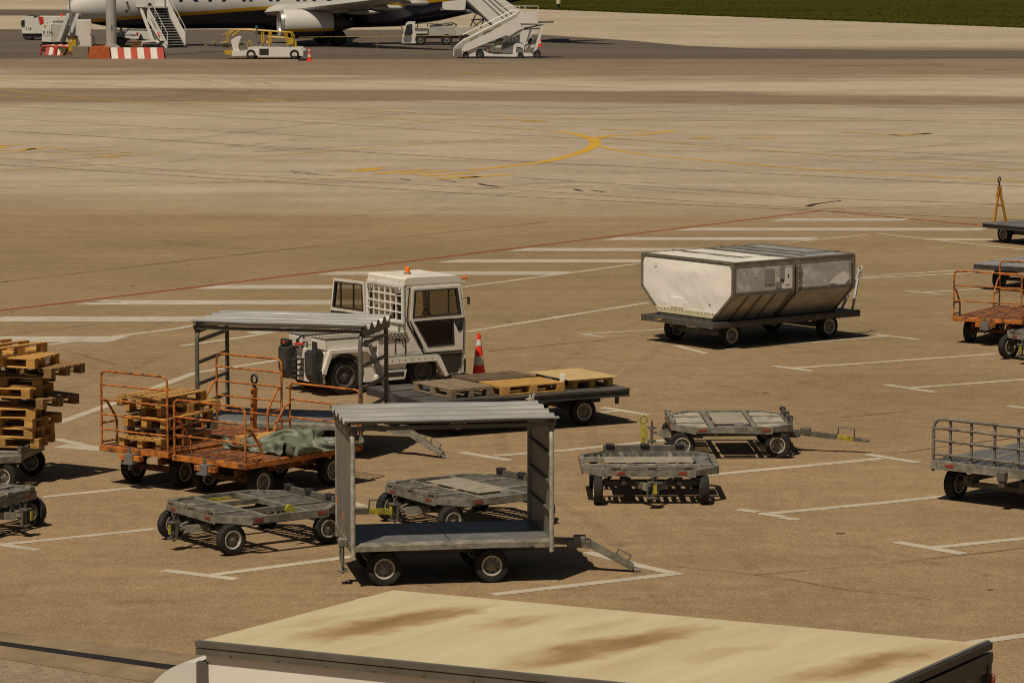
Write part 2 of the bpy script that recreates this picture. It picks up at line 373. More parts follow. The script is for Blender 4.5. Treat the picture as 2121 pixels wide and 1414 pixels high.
redp = paint('red_road_paint', (.26, .032, .022), (.5, .65), .5)
redfaint = paint('faded_red_road_paint', (.27, .11, .08), (.4, .5), .9, 1.0, .8, (.29, .22, .15))
crackp = paint('dark_joint', (.075, .056, .040), (.42, .58), .85, 1.2, .5)
jointp = paint('slab_joint', (.17, .132, .09), (.40, .58), .85, .5, .5, (.33, .275, .20))
tarp_seal = paint('black_crack_sealant', (.022, .018, .015), (.6, .7), .5, 1.0, .3)

def ribbon(B, pts, wd, z, jag=0.0):
    """flat strip along ground points"""
    P = [Vector((p[0], p[1], 0)) for p in pts]
    if jag:
        Q = []
        for a, b2 in zip(P, P[1:]):
            n = max(2, int((b2 - a).length / .45)); 
            for i in range(n):
                q = a.lerp(b2, i / n); Q.append(q + Vector((rnd.uniform(-jag, jag), rnd.uniform(-jag, jag), 0)))
        Q.append(P[-1]); P = Q
    L = []; Rr = []
    for i, p in enumerate(P):
        d = (P[min(i + 1, len(P) - 1)] - P[max(i - 1, 0)]).normalized(); n = Vector((-d.y, d.x, 0))
        ww = wd * (1 if not jag else rnd.uniform(.35, 1.3)) / 2
        L.append((p.x + n.x * ww, p.y + n.y * ww, z)); Rr.append((p.x - n.x * ww, p.y - n.y * ww, z))
    vs = L + Rr; n = len(P)
    B.add(vs, [(i, i + 1, n + i + 1, n + i) for i in range(n - 1)])
def px(*pts): return [at(x, y) for x, y in pts]
def smoothpx(pts, n=8):
    P = px(*pts); out = []
    for i in range(len(P) - 1):
        p0 = P[max(i - 1, 0)]; p1 = P[i]; p2 = P[i + 1]; p3 = P[min(i + 2, len(P) - 1)]
        for k in range(n):
            t = k / n
            out.append(.5 * ((2 * p1) + (p2 - p0) * t + (2 * p0 - 5 * p1 + 4 * p2 - p3) * t * t + (3 * p1 - p0 - 3 * p2 + p3) * t ** 3))
    out.append(P[-1]); return out

# broad white hatch stripes
for i, (xl, xr, y, hh) in enumerate([(1590, 1890, 455, 2.8), (1396, 2052, 475, 2.9), (1245, 1700, 494.5, 2.9), (1050, 1560, 517, 3.1), (905, 1420, 540.5, 3.3), (650, 1185, 566, 3.6), (400, 880, 594.5, 4), (150, 830, 626.5, 4.7), (-60, 470, 660.5, 5.2), (-80, 270, 702.5, 6)]):
    B = MB(); a = at(xl, y + hh); b = at(xl + hh * 14, y - hh); c = at(xr, y - hh); d = at(xr - hh * 8, y + hh)
    B.quad(a + Vector((0, 0, .003)), d + Vector((0, 0, .003)), c + Vector((0, 0, .003)), b + Vector((0, 0, .003)))
    S(B.o('hatch_marking', hatchp))
# white bay lines with their caps
bays = [([(-60, 1134), (320, 1095)], .13), ([(-10, 1126), (79, 1138.5)], .14), ([(88, 1029), (420, 996)], .13), ([(120, 876), (238, 834), (404, 772), (575, 746)], .16),
        ([(100, 714), (364, 681), (400, 674)], .15), ([(375, 716.5), (500, 699), (594, 683), (760, 660)], .14), ([(518, 690), (600, 680)], .3), ([(118, 909), (173, 922), (255, 936)], .16), ([(125, 923), (262, 934)], .32),
        ([(338, 1180.5), (490, 1199)], .15), ([(440, 1190), (740, 1151), (814, 1141), (1000, 1122)], .14), ([(955, 936.5), (1057, 953.5)], .15), ([(1025, 943.5), (1160, 933.5), (1400, 909)], .14),
        ([(1246, 843.5), (1345, 859.5)], .14), ([(1240, 855.5), (1290, 849)], .12), ([(1215, 1143), (1340, 1175), (1407, 1189)], .15), ([(1020, 1231), (1407, 1187)], .15), ([(650, 1021), (755, 1049)], .15),
        ([(1440, 986), (1826, 949.5)], .15), ([(1795, 940.5), (1902, 958)], .15), ([(1527, 1054.5), (1570, 1060)], .15), ([(1573, 1062.5), (1625, 1070.5)], .15), ([(1618, 1072), (1655, 1076)], .13), ([(1590, 1063.5), (1820, 1042), (2200, 1002)], .15),
        ([(1600, 757.5), (1683, 768.5)], .14), ([(1645, 762.5), (2060, 733)], .13), ([(1832, 796.5), (1935, 812)], .14), ([(1885, 803.5), (2200, 780)], .13), ([(2089, 840.5), (2180, 853)], .15),
        ([(1812, 692.5), (1902, 703)], .13), ([(1500, 723), (1790, 700), (1850, 695.5)], .12), ([(1400, 716), (1462, 732)], .12), ([(965, 687.5), (1345, 626.5)], .15), ([(1203, 692), (1252, 698)], .13), ([(1215, 691.5), (1400, 680.5)], .13),
        ([(955, 595), (1200, 563), (1320, 546.5)], .14), ([(1855, 1122), (1997, 1147)], .16), ([(1925, 1134.5), (2200, 1107)], .15), ([(2010, 1331), (2200, 1305)], .16), ([(1815, 483.5), (2200, 526)], .13), ([(1620, 504), (1795, 486.5)], .12),
        ([(1780, 577), (2060, 563.5)], .15), ([(1785, 573.5), (1985, 560)], .12), ([(1874, 602), (1952, 610.5)], .13), ([(1910, 606), (2080, 595.5)], .12), ([(1916, 495.5), (2056, 497)], .4)]
for i, (pts, wd) in enumerate(bays):
    B = MB(); ribbon(B, px(*pts), wd * 1.25, .0036 + .00003 * i); S(B.o('bay_marking', whitep))
# red boundary and yellow guide lines
B = MB(); ribbon(B, px((-800, 740), (850, 541), (1700, 437)), .12, .0052); S(B.o('red_boundary_marking', redp))
B = MB(); ribbon(B, px((1700, 436.5), (2045, 468)), .12, .0054); S(B.o('red_boundary_marking', redp))
B = MB(); ribbon(B, px((-40, 325), (200, 341), (470, 362), (1060, 393), (1700, 434)), .10, .0056); ribbon(B, px((1700, 433), (2180, 421)), .08, .0058); S(B.o('faded_red_marking', redfaint))
for i, (pts, wd, mt) in enumerate([
        ([(0, 355), (120, 346.5), (325, 336)], .16, yellowfaint), ([(-60, 390), (250, 385), (560, 374.5), (780, 367)], .15, yellowfaint), ([(520, 324.5), (640, 317), (960, 293), (1180, 285)], .20, yellowfaint),
        ([(975, 352.5), (1110, 338), (1190, 320), (1226, 305), (1233, 296), (1222, 287), (1190, 278), (1150, 272.5)], .42, yellowp), ([(1150, 272.5), (960, 258), (760, 243), (400, 222), (100, 196), (0, 185)], .22, yellowfaint),
        ([(1228, 291), (1245, 284.5), (1275, 281.5), (1330, 279), (1400, 271)], .45, yellowp), ([(1236, 302), (1270, 310), (1340, 321), (1500, 336), (1700, 352), (2180, 380)], .26, yellowp),
        ([(1240, 284), (1500, 305), (2180, 357)], .20, yellowfaint), ([(-40, 197), (300, 212), (700, 226), (1060, 243), (1500, 250), (2180, 248)], .22, yellowfaint), ([(-40, 170), (60, 157), (260, 152)], .22, yellowfaint)]):
    B = MB(); ribbon(B, smoothpx(pts), wd, .0060 + .0002 * i); S(B.o('guide_marking', mt))
B = MB()
for pts, wd in [([(690, 354), (735, 353), (762, 350), (792, 347)], .2), ([(735, 355), (787, 350)], .6), ([(778, 360), (878, 352)], .4), ([(825, 361.5), (930, 354)], .4), ([(870, 365), (990, 358)], .45), ([(940, 367), (958, 369)], 1.6), ([(958, 369), (1062, 361.5)], .4)]: ribbon(B, px(*pts), wd, .0084)
S(B.o('stand_number_marking', yellowp))
B = MB()
for pts, wd in [([(-10, 302.5), (45, 300.5)], .3), ([(-10, 305), (16, 304)], .8), ([(-5, 310.5), (30, 314), (71, 308.5), (106, 304.8), (140, 308)], .3), ([(48, 310), (80, 308.8)], .8)]: ribbon(B, px(*pts), wd, .0086)
S(B.o('stand_number_marking', yellowp))
B = MB()
for pts, wd in [([(97, 318), (142, 314.7), (224, 312.3)], .25), ([(150, 322), (271, 316)], .3), ([(197, 325), (328, 319)], .25), ([(200, 325.5), (248, 326)], .5), ([(1040, 247), (1130, 252)], .4), ([(1085, 251), (1125, 253)], .6), ([(1240, 268), (1350, 272)], .4), ([(1440, 285.5), (1470, 287.5)], .9), ([(1530, 287.5), (1610, 285.5)], .5), ([(1745, 274), (1870, 281), (1925, 277)], .4), ([(1845, 280.5), (1925, 277)], .5), ([(385, 212), (640, 209)], .3), ([(515, 206), (620, 210)], .5), ([(1850, 157), (1990, 161)], .3), ([(940, 150), (1060, 155)], .4)]: ribbon(B, px(*pts), wd, .0088)
S(B.o('faded_ground_lettering', yellowfaint))
# slab joints, cracks and sealant
B = MB()
for pts, wd in [([(-1000, 187), (700, 286)], .08), ([(-900, 218), (1060, 334), (2900, 425)], .10), ([(-900, 285), (500, 373), (1060, 407), (2900, 493)], .09), ([(-40, 219), (350, 236), (1060, 280), (2900, 361)], .09), ([(1060, 367), (1700, 411), (2180, 426)], .08), ([(700, 152), (1060, 173), (2180, 226)], .10), ([(-40, 166), (450, 189), (900, 214), (2180, 262)], .10), ([(500, 160), (1060, 187), (2180, 236)], .09), ([(1250, 298), (2180, 342)], .07)]: ribbon(B, px(*pts), wd, .0092)
S(B.o('pavement_joint', jointp))
B = MB()
for pts, wd in [([(-40, 590), (380, 540.5), (700, 505), (960, 478.5), (1135, 460)], .045), ([(1400, 1172), (1590, 1193), (1760, 1222), (1930, 1242)], .016), ([(1560, 1192), (1900, 1160), (2160, 1131)], .018), ([(1010, 728), (1200, 709), (1390, 690)], .03), ([(0, 695), (200, 672)], .03), ([(130, 725), (240, 755)], .02), ([(480, 1052 - 24), (580, 1040)], .02), ([(1650, 730), (1790, 718)], .02), ([(1740, 865), (1890, 852)], .025), ([(1840, 940), (2121, 905)], .025), ([(1100, 512), (1300, 500)], .03), ([(1120, 527), (1145, 522)], .03)]: ribbon(B, px(*pts), wd, .0095, jag=.035)
S(B.o('pavement_crack', crackp))
B = MB()
for pts, wd in [([(555, 357), (600, 357), (640, 361), (695, 365)], .16), ([(600, 354), (660, 361)], .2), ([(830, 371), (850, 374)], .3), ([(915, 373), (945, 377)], .25), ([(988, 381), (1004, 384), (1032, 387)], .4), ([(1670, 428), (1698, 421), (1742, 416)], .4), ([(1190, 392), (1205, 396)], .3), ([(1225, 394), (1250, 398)], .3), ([(165, 343.5), (190, 342)], .3), ([(355, 335), (405, 331)], .12), ([(1660, 138), (1950, 134)], .5), ([(2040, 145), (2160, 143)], .6), ([(190, 625.5), (250, 626)], .12), ([(385, 354), (430, 349)], .1)]: ribbon(B, px(*pts), wd * .42, .0098, jag=.07)
S(B.o('crack_sealant', tarp_seal))
for pts in ([(1515, 701), (1530, 704), (1524, 706)],): pass
# faint tyre tracks and oil stains, thin films on the paving
def film(name, col, amt, sc):
    m = bpy.data.materials.new(name); m.use_nodes = True; g = N(m); b = g.n['Principled BSDF']; b.inputs['Base Color'].default_value = col + (1,); b.inputs['Roughness'].default_value = .7
    P = g.new('NewGeometry').outputs['Position']; k = g.math('MULTIPLY', g.mr(g.noise(P, sc, 6, .7), .38, .68, 0, amt), g.mr(g.noise(P, sc * .17, 3), .35, .6, 0, 1))
    tr = g.new('BsdfTransparent'); mx = g.new('MixShader'); g.link(k, mx.inputs[0]); g.link(tr.outputs[0], mx.inputs[1]); g.link(b.outputs[0], mx.inputs[2]); g.link(mx.outputs[0], g.n['Material Output'].inputs[0]); return m
tyrefilm = film('tyre_rubber_film', (.05, .036, .025), .17, 2.2); tyrefar = film('far_tyre_rubber_film', (.11, .08, .055), .26, .8); oilfilm = film('oil_film', (.035, .026, .017), .40, 3.0)
for k, (pts, gap, wd, mt) in enumerate([([(1500, 1250), (1350, 1090), (1150, 960), (1180, 800), (1500, 640), (2121, 600)], 1.5, .2, tyrefilm), ([(2121, 1240), (1850, 1180), (1560, 1120), (1330, 1150), (900, 1260)], 1.5, .22, tyrefilm), ([(0, 1240), (300, 1220), (800, 1210), (1300, 1270)], 1.6, .22, tyrefilm), ([(2121, 870), (1880, 850), (1600, 800), (1330, 740), (1050, 690)], 1.5, .2, tyrefilm), ([(0, 820), (200, 760), (500, 640), (760, 600)], 1.5, .2, tyrefilm), ([(0, 470), (500, 520), (900, 500), (1300, 460)], 1.6, .3, tyrefilm),
        ([(0, 150), (200, 152), (420, 165), (480, 185), (330, 205), (0, 214)], 2.5, .6, tyrefar), ([(120, 148), (380, 158), (520, 178), (430, 200), (200, 215)], 2.5, .6, tyrefar), ([(900, 240), (640, 270), (400, 300), (0, 330)], 4.0, .7, tyrefar), ([(2121, 300), (1700, 330), (1250, 350), (700, 330), (200, 290)], 4.0, .8, tyrefar), ([(1900, 420), (1500, 400), (1250, 380), (1000, 400), (800, 450)], 1.8, .5, tyrefar), ([(2121, 205), (1500, 225), (900, 232), (300, 222)], 5.0, 1.2, tyrefar), ([(600, 320), (1000, 300), (1500, 310), (2121, 350)], 4.0, .8, tyrefar)]):
    C_ = smoothpx(pts, 14); B = MB()
    for sg in (-1, 1):
        Q = []
        for i, p in enumerate(C_):
            d = (C_[min(i + 1, len(C_) - 1)] - C_[max(i - 1, 0)]).normalized(); Q.append(p + Vector((-d.y, d.x, 0)) * gap / 2 * sg)
        ribbon(B, Q, wd, .0015 + .00004 * k)
    S(B.o('tyre_mark', mt))
for k, (x, y, r_) in enumerate([(860, 1195, .5), (1010, 1190, .4), (560, 1120, .45), (1350, 1030, .4), (1560, 700, .7), (700, 810, .6), (300, 990, .5), (1620, 930, .4), (1000, 880, .4)]):
    c_ = at(x, y); B = MB(); n_ = 22; B.quad(*[(c_.x + r_ * (1 + .35 * noise.noise((k, math.cos(a) * 1.5, math.sin(a) * 1.5))) * math.cos(a), c_.y + r_ * 1.3 * (1 + .35 * noise.noise((k + 9, math.cos(a) * 1.5, math.sin(a) * 1.5))) * math.sin(a), .0026 + .00003 * k) for a in [6.2832 * i / n_ for i in range(n_)]]); S(B.o('oil_stain', oilfilm))
# dark asphalt strip across the stand, and the grass beyond
def stripm():
    m = pm('dark_asphalt', (.092, .07, .052), .85, var=.16, scale=.05, stretch=(.3, 2, 1), dirt=(.13, .10, .075), dirt_t=(.5, .8), dscale=.12); return m
B = MB(); P = px((-1500, 119), (330, 122), (1000, 123.5), (3200, 120), (3200, 106), (1900, 105), (1560, 101), (1420, 95), (1300, 84), (1130, 73), (900, 62), (-1500, 60))
B.quad(*[p + Vector((0, 0, .004)) for p in P]); STR = stripm(); S(B.o('asphalt_strip', STR))
B = MB(); B.quad(*[p + Vector((0, 0, .004)) for p in px((-1500, 29), (500, 34), (500, 22), (-1500, 14))]); S(B.o('asphalt_strip', STR))
GR = pm('grass_soil', (.036, .038, .007), .9, var=.3, spec=0, scale=.05, stretch=(.3, 1, 1), dirt=(.050, .043, .010), dirt_t=(.45, .7), dscale=.25)
B = MB(); e1, e2 = at(600, 0), at(2121, 58); dv = (e2 - e1)
P = [e1 - dv * 1.5, e1, e2, e2 + dv * .5, e2 + dv * .5 + Vector((600, 2500, 0)), Vector((-600, 3500, 0))]
B.quad(*[p + Vector((0, 0, .006)) for p in P]); S(B.o('grass_verge', GR))
gm = pm('grass_blades', (.038, .041, .007), .8, var=.25, spec=0, scale=.12, dirt=(.055, .047, .011), dirt_t=(.5, .75), dscale=.35)
B = MB(); nrm = Vector((-dv.y, dv.x, 0)).normalized()
for i in range(26000):
    p = e1 + dv * rnd.uniform(-.35, 1.08) + nrm * (abs(rnd.gauss(0, 1)) * 45 if i % 3 else rnd.uniform(-.5, 3)); a = rnd.uniform(0, 3.14); h = rnd.uniform(.015, .05); ww = rnd.uniform(.10, .35)
    dx, dy = math.cos(a) * ww, math.sin(a) * ww
    B.add([(p.x - dx, p.y - dy, .0), (p.x + dx, p.y + dy, .0), (p.x + rnd.uniform(-.1, .1), p.y + rnd.uniform(-.1, .1), h)], [(0, 1, 2)])
me = bpy.data.meshes.new('grass'); me.from_pydata(B.v, [], B.f); me.materials.append(gm)
g_o = bpy.data.objects.new('grass', me); COL.objects.link(g_o); S(g_o, 'stuff')
# drain slot and block paving in the near corner
def pave_mat():
    m = bpy.data.materials.new('block_paving'); m.use_nodes = True; g = N(m); b = g.n['Principled BSDF']
    P = g.new('NewGeometry').outputs['Position']
    br = g.new('TexBrick', i_Scale=1.0); g.link(g.mapping(P, (1, 1, 1), (0, 0, R(-20))), br.inputs['Vector'])
    for k, v in (('Color1', (.255, .19, .125, 1)), ('Color2', (.215, .16, .105, 1)), ('Mortar', (.145, .108, .07, 1))): br.inputs[k].default_value = v
    br.inputs['Mortar Size'].default_value = .006; br.inputs['Brick Width'].default_value = .22; br.inputs['Row Height'].default_value = .11
    c = g.mix(1.0, br.outputs[0], g.mr(g.noise(P, 5, 5), .3, .7, .8, 1.2), 'MULTIPLY'); g.link(c, b.inputs['Base Color']); b.inputs['Roughness'].default_value = .85; return m
kerbm = pm('drain_concrete', (.215, .152, .090), .85, var=.2, scale=2.5, dirt=(.15, .115, .075), dirt_t=(.5, .75), dscale=1.5, bump=.2)
def strip_px(name, a, b, c, d, z, m):
    B = MB(); B.quad(*[at(*q) + Vector((0, 0, z)) for q in (a, b, c, d)]); return S(B.o(name, m))
strip_px('drain_kerb', (-60, 1300), (700, 1391), (700, 1476), (-60, 1354), .004, kerbm)
strip_px('drain_channel', (-60, 1320), (700, 1424), (700, 1437), (-60, 1328), .008, pm('drain_dark', (.012, .011, .010), .7))
strip_px('block_pavement', (-60, 1357), (700, 1478), (700, 1900), (-300, 1900), .006, pave_mat())

# ------------------------------------------------------------------ wooden pallets
def pallet_meshes():
    D = {}
    B = MB()
    for y in (-.3275, -.165, 0, .165, .3275):
        B.box(0, y + rnd.uniform(-.008, .008), .133, 1.2, .145 if abs(y) > .3 or y == 0 else .10, .022, .003)
    D['top_deck'] = B
    B = MB()
    for x in (-.5275, 0, .5275): B.box(x, 0, .111, .145, .8, .022, .002)
    D['cross_boards'] = B
    B = MB(); B.box(0, 0, .061, .145, .10, .078, .003); D['block'] = B
    B = MB(); B.box(0, 0, .011, 1.2, .10, .022, .003); D['runner'] = B
    return {k: v.mesh(k, wood) for k, v in D.items()}
PME = pallet_meshes()
def with_mat(me, m):
    c = me.copy(); c.materials.clear(); c.materials.append(m); return c
PSETS = {}
def pallet(label, loc, rz, group, m=wood, flip=False, tilt=(0, 0)):
    if m.name not in PSETS: PSETS[m.name] = PME if m is wood else {k: with_mat(v, m) for k, v in PME.items()}
    D = PSETS[m.name]
    t = T('wooden_pallet', label, 'pallet', loc, rz, group)
    t.rotation_euler = (tilt[0] + (math.pi if flip else 0), tilt[1], rz); t.scale = (1, 1, 1.05)
    if flip: t.location.z += .151
    def put(k, x=0, y=0):
        o = bpy.data.objects.new(k, D[k]); COL.objects.link(o); o.parent = t; o.location = (x, y, 0)
    put('top_deck'); put('cross_boards')
    for y in (-.35, 0, .35):
        put('runner', 0, y)
        for x in (-.5275, 0, .5275): put('block', x, y)
    return t

# ------------------------------------------------------------------ container dollies
def octagon(L, W, c): 
    a, b = L / 2, W / 2
    return [(-a + c, -b), (a - c, -b), (a, -b + c), (a, b - c), (a - c, b), (-a + c, b), (-a, b - c), (-a, -b + c)]
def dolly(label, loc, rz, plate=False, bright=False, bar='none', bar_yaw=0.0, bar_len=1.2, steer=0.0, group='container dollies', wr=.21, hitch=True, fl=(1, 1)):
    t = T('container_dolly', label, 'dolly', loc, rz, group)
    L, W, c, z = 1.93, 2.0, .36, .52
    o = octagon(L, W, c); i = octagon(L - .14, W - .14, c - .03)
    B = MB()
    for k in range(8):
        a, b2, ai, bi = o[k], o[(k + 1) % 8], i[k], i[(k + 1) % 8]
        B.add([(a[0], a[1], z - .085), (b2[0], b2[1], z - .11), (bi[0], bi[1], z - .085), (ai[0], ai[1], z - .085), (a[0], a[1], z), (b2[0], b2[1], z), (bi[0], bi[1], z), (ai[0], ai[1], z)],
              [(0, 1, 5, 4), (2, 3, 7, 6), (0, 3, 2, 1), (4, 5, 6, 7)])
    B.o('rim_frame', galv, t)
    B = MB()
    for x in (-.34, .34): B.box(x, 0, z - .04, .07, W - .15, .07, .004)
    for y in (-.36, .36):
        for x0, x1 in ((-L / 2 + .07, -.38), (-.30, .30), (.38, L / 2 - .07)): B.bar((x0, y, z - .042), (x1, y, z - .042), .06, .066)
    for y in (-.70, .70):
        for x0, x1 in ((-L / 2 + .24, -.38), (.38, L / 2 - .24)): B.bar((x0, y, z - .05), (x1, y, z - .05), .03, .05)
    B.o('deck_grid', galv, t)
    for sx in (-1, 1):
        for y in ((-.82, -.73, -.62, -.54, -.46, -.26, -.16, -.05, .05, .16, .26, .46, .54, .62, .73, .82) if bright else (-.80, -.61, -.51, -.24, -.12, 0, .12, .24, .51, .61, .80)):
            x0 = .40 if abs(y) < .75 else .42; x1 = L / 2 - .09 - (max(0, abs(y) - (W / 2 - c - .05)))
            B = MB(); B.cyl((sx * x0, y, z - .048), (sx * x1, y, z - .048), .038, 12); B.o('roller', shiny if bright else rollerm, t, 40)
    for sx, on in ((-1, fl[0]), (1, fl[1])):
        if not on: continue
        B = MB(); eh = .055 if sx < 0 else .085; B.box(sx * (L / 2 - .03), 0, z + eh / 2 + .002, .05, 1.24, eh, .006); f = B.o('end_stop', galv if sx < 0 else galvd, t)
        for y in (-.52, 0, .52):
            B = MB(); B.box(sx * (L / 2 - .035), y, z + eh, .09, .13, .055, .008); B.o('stop_pad', plastic if sx > 0 else galv, f)
    if plate:
        B = MB(); B.box(0, 0, z + .008, .54, 1.30, .012, .003); B.o('centre_plate', tanplate, t)
        B = MB(); B.box(0, -.80, z - .02, .5, .20, .02); B.lathe([(.001, 0), (.11, .0), (.10, .03), (.04, .05), (.001, .05)], (.12, -.80, z - .008), 'z', 16); B.o('brake_cover', greydark, t, 40)
    else:
        B = MB(); B.lathe([(.02, -.02), (.065, -.02), (.065, .02), (.02, .02)], (.18, -.68, z - .01), 'y', 20); B.o('lock_pedal', yellow, t, 40)
        B = MB(); B.box(-.06, .72, z - .03, .34, .05, .03); B.o('lock_lever', yellow, t)
    B = MB()
    for y in (-.40, .40): B.box(-.05, y, z - .17, 1.75, .07, .10, .004)
    for x in (-.80, .72): B.box(x, 0, z - .20, .08, 1.36, .08, .004)
    for y in (-.40, .40):
        for x in (-.80, .72): B.box(x, y, z - .13, .12, .10, .05)
    for sy in (-1, 1): B.bar((-.8, sy * .68, z - .2), (-.45, sy * .55, z - .12), .05, .05); B.bar((.72, sy * .66, z - .2), (.40, sy * .5, z - .12), .05, .05)
    B.o('chassis', darksteel, t)  # dark steel here paints in the near-black shade under the dolly
    for x, st in ((-.80, 0), (.72, steer)):
        for sy in (-1, 1): wheel(t, x, sy * .77, wr, .13, .006, rz=st)
    if hitch:
        B = MB()
        for sy in (-1, 1): B.bar((-.45, sy * .42, z - .2), (-1.08, sy * .05, z - .24), .05, .10)
        B.box(-1.12, 0, z - .23, .14, .14, .03)
        h = B.o('tail_arm', galv, t)
        B = MB()
        for zz in (z - .14, z - .36): B.box(-1.22, 0, zz, .14, .15, .02)
        for sy in (-1, 1): B.box(-1.22, sy * .075, z - .25, .03, .02, .24)
        B.cyl((-1.22, 0, z - .40), (-1.22, 0, z - .06), .018, 8); B.tube([(-1.22, -.02, z - .06), (-1.22, -.06, z - .02), (-1.22, .06, z - .02), (-1.22, .02, z - .06)], .008, 6); B.o('tow_hook', galvd, h)
        B = MB(); B.box(-1.305, -.03, z - .23, .02, .055, .13, .004); B.o('marker_plate', yellow, h)
    for sy in (-1, 1):
        for x in (-.50, .50): B = MB(); B.box(x, sy * (W / 2 + .003), z - .045, .14, .006, .04); B.o('reflector', redref, t)
    for sx in (-1, 1):
        for y in (-.45, .45): B = MB(); B.box(sx * (L / 2 + .003), y, z - .045, .006, .12, .04); B.o('reflector', redref, t)
    if bar != 'none':
        Mb = Matrix.Translation((.86, 0, z - .22)) @ Matrix.Rotation(bar_yaw, 4, 'Z')
        B = MB(Mb)
        B.bar((-.1, -.25, 0), (.35, -.03, 0), .05, .06); B.bar((-.1, .25, 0), (.35, .03, 0), .05, .06); B.box(.16, 0, -.02, .26, .2, .10, .01)
        B.o('drawbar_frame', galvd, t)
        if bar == 'up':
            p, q = Vector((.36, 0, 0)), Vector((.42, 0, .60))
        else:
            p, q = Vector((.36, 0, .0)), Vector((.36 + bar_len, 0, -.09 if bar == 'level' else -.24))
        B = MB(Mb); B.bar(p, p.lerp(q, .55), .07, .08); B.bar(p.lerp(q, .5), q, .055, .06); B.box(p.x + .02, 0, p.z + .03, .16, .12, .12, .01)
        tip = q + (q - p).normalized() * .05
        d = (q - p).normalized(); u = d.cross(Vector((0, 1, 0))).normalized()
        n_ = 10; ring = [tip + .055 * (math.cos(6.283 * k / n_) * d + math.sin(6.283 * k / n_) * (Vector((0, 1, 0)) if bar != 'up' else Vector((0, 1, 0)))) for k in range(n_ + 1)]
        B.tube(ring, .017, 6)
        db = B.o('drawbar', galvd if bar != 'up' else yellow, t)
        B = MB(Mb); a_, b_ = p.lerp(q, .58), p.lerp(q, .86)
        B.bar(a_, b_, .07, .075)
        B.o('grip_plate', yellow, db)
        if bar != 'up':
            B = MB(Mb); B.tube([a_ + u * .03, a_ + u * .16, b_ + u * .16, b_ + u * .03] if u.z > 0 else [a_ - u * .03, a_ - u * .16, b_ - u * .16, b_ - u * .03], .011, 6); B.o('handle', darksteel, db)
    return t

dolly('empty open grid roller dolly with a round yellow pedal beside the low orange cart', (-3.54, 46.67, 0), R(36), bar='level', bar_len=1.05, bar_yaw=R(-8), group='container dollies')
dolly('roller dolly with tan centre plate seen through the near canopied cart', (-.62, 48.14, 0), R(35), plate=True, bar='none', group='container dollies')
dolly('roller dolly seen end on with a tan cross plate and its yellow drawbar standing upright', (2.0, 50.55, 0), R(91), plate=True, bar='up', group='container dollies')
dolly('dolly with bright shiny rollers and its drawbar stretched out towards a bay corner', (3.45, 54.95, 0), R(2), plate=True, bright=True, bar='level', bar_len=.92, bar_yaw=R(-14), steer=R(-20), group='container dollies')
dolly('dolly under the tall leaning stack of pallets', (-8.15, 51.8, 0), R(-8), bar='none', hitch=True, group='container dollies')
dolly('dolly in front of the pallet stack dolly with its tow hook end showing', (-7.75, 47.55, 0), R(153), bar='none', group='container dollies')
dolly('dolly cut off by the picture edge in front of the bare orange cart', (10.75, 66.95, 0), R(38), bar='none', group='container dollies', wr=.24)

# tall leaning pallet stack
z = .545; cx, cy = -7.60, 52.0
lay = [(.0, .0, -10, 0, wood), (-.03, .03, -17, 0, wood), (.07, .06, -26, 0, wood), (-.10, -.06, -4, 0, wood), (.34, .12, -36, 0, woodbrown), (-.03, -.03, -19, 0, wood), (.02, .06, -8, 0, woodbrown), (.42, .16, -32, 0, woodbrown), (.06, -.02, -20, 0, wood), (-.10, .05, 58, 1, wood)]
words = ['at the very bottom of the tall stack, resting on the dolly', 'second from the bottom of the tall stack', 'third from the bottom of the tall stack', 'fourth from the bottom of the tall stack',
         'turned outward near the lower middle of the tall stack', 'sixth from the bottom of the tall stack', 'browner and seventh from the bottom of the tall stack', 'jutting out furthest below the top two of the tall stack', 'just under the upturned one of the tall stack', 'lying upside down on top of the tall stack']
for (dx, dy, a, fl, m), wd in zip(lay, words):
    pallet('wooden pallet ' + wd, (cx + dx, cy + dy, z), R(a), 'pallets in the tall leaning stack', m, flip=fl, tilt=(R(rnd.uniform(-.6, .6)), R(rnd.uniform(-.8, .8))))
    z += .1525
B = MB(); B.box(0, 0, .06, .002, .14, .12); o = B.o('paper_label', white); o.location = (-6.96, 51.75, 1.80); o.rotation_euler = (0, 0, R(72 - 90))
T('', 'crumpled white paper label stuck on a pallet near the top of the tall stack', 'label', ob=o)

# ------------------------------------------------------------------ carts
def pose(n, a, b, h, wt=.6):
    n, a, b = at(*n, h), at(*a, h), at(*b, h); u = (a - n); v = (b - n); L, W = u.length, v.length
    a1 = math.atan2(u.y, u.x); a2 = math.atan2(v.y, v.x) - math.pi / 2
    while a2 - a1 > math.pi: a2 -= 2 * math.pi
    while a1 - a2 > math.pi: a2 += 2 * math.pi
    yaw = a1 * wt + a2 * (1 - wt)
    c = n + Vector((*rot2(yaw, L / 2, W / 2), 0)); return Vector((c.x, c.y, 0)), yaw, L, W

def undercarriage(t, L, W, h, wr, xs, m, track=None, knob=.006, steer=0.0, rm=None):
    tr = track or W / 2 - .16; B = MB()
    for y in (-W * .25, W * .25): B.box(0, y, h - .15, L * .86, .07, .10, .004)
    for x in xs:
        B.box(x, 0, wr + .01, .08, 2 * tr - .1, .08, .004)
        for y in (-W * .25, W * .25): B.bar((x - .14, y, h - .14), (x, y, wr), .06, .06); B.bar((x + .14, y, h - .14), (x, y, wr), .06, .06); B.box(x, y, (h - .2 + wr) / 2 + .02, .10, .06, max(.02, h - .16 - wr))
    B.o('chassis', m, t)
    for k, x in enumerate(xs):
        for sy in (-1, 1): wheel(t, x, sy * tr, wr, .15, knob, rz=(steer if k == len(xs) - 1 else 0), rm=rm)

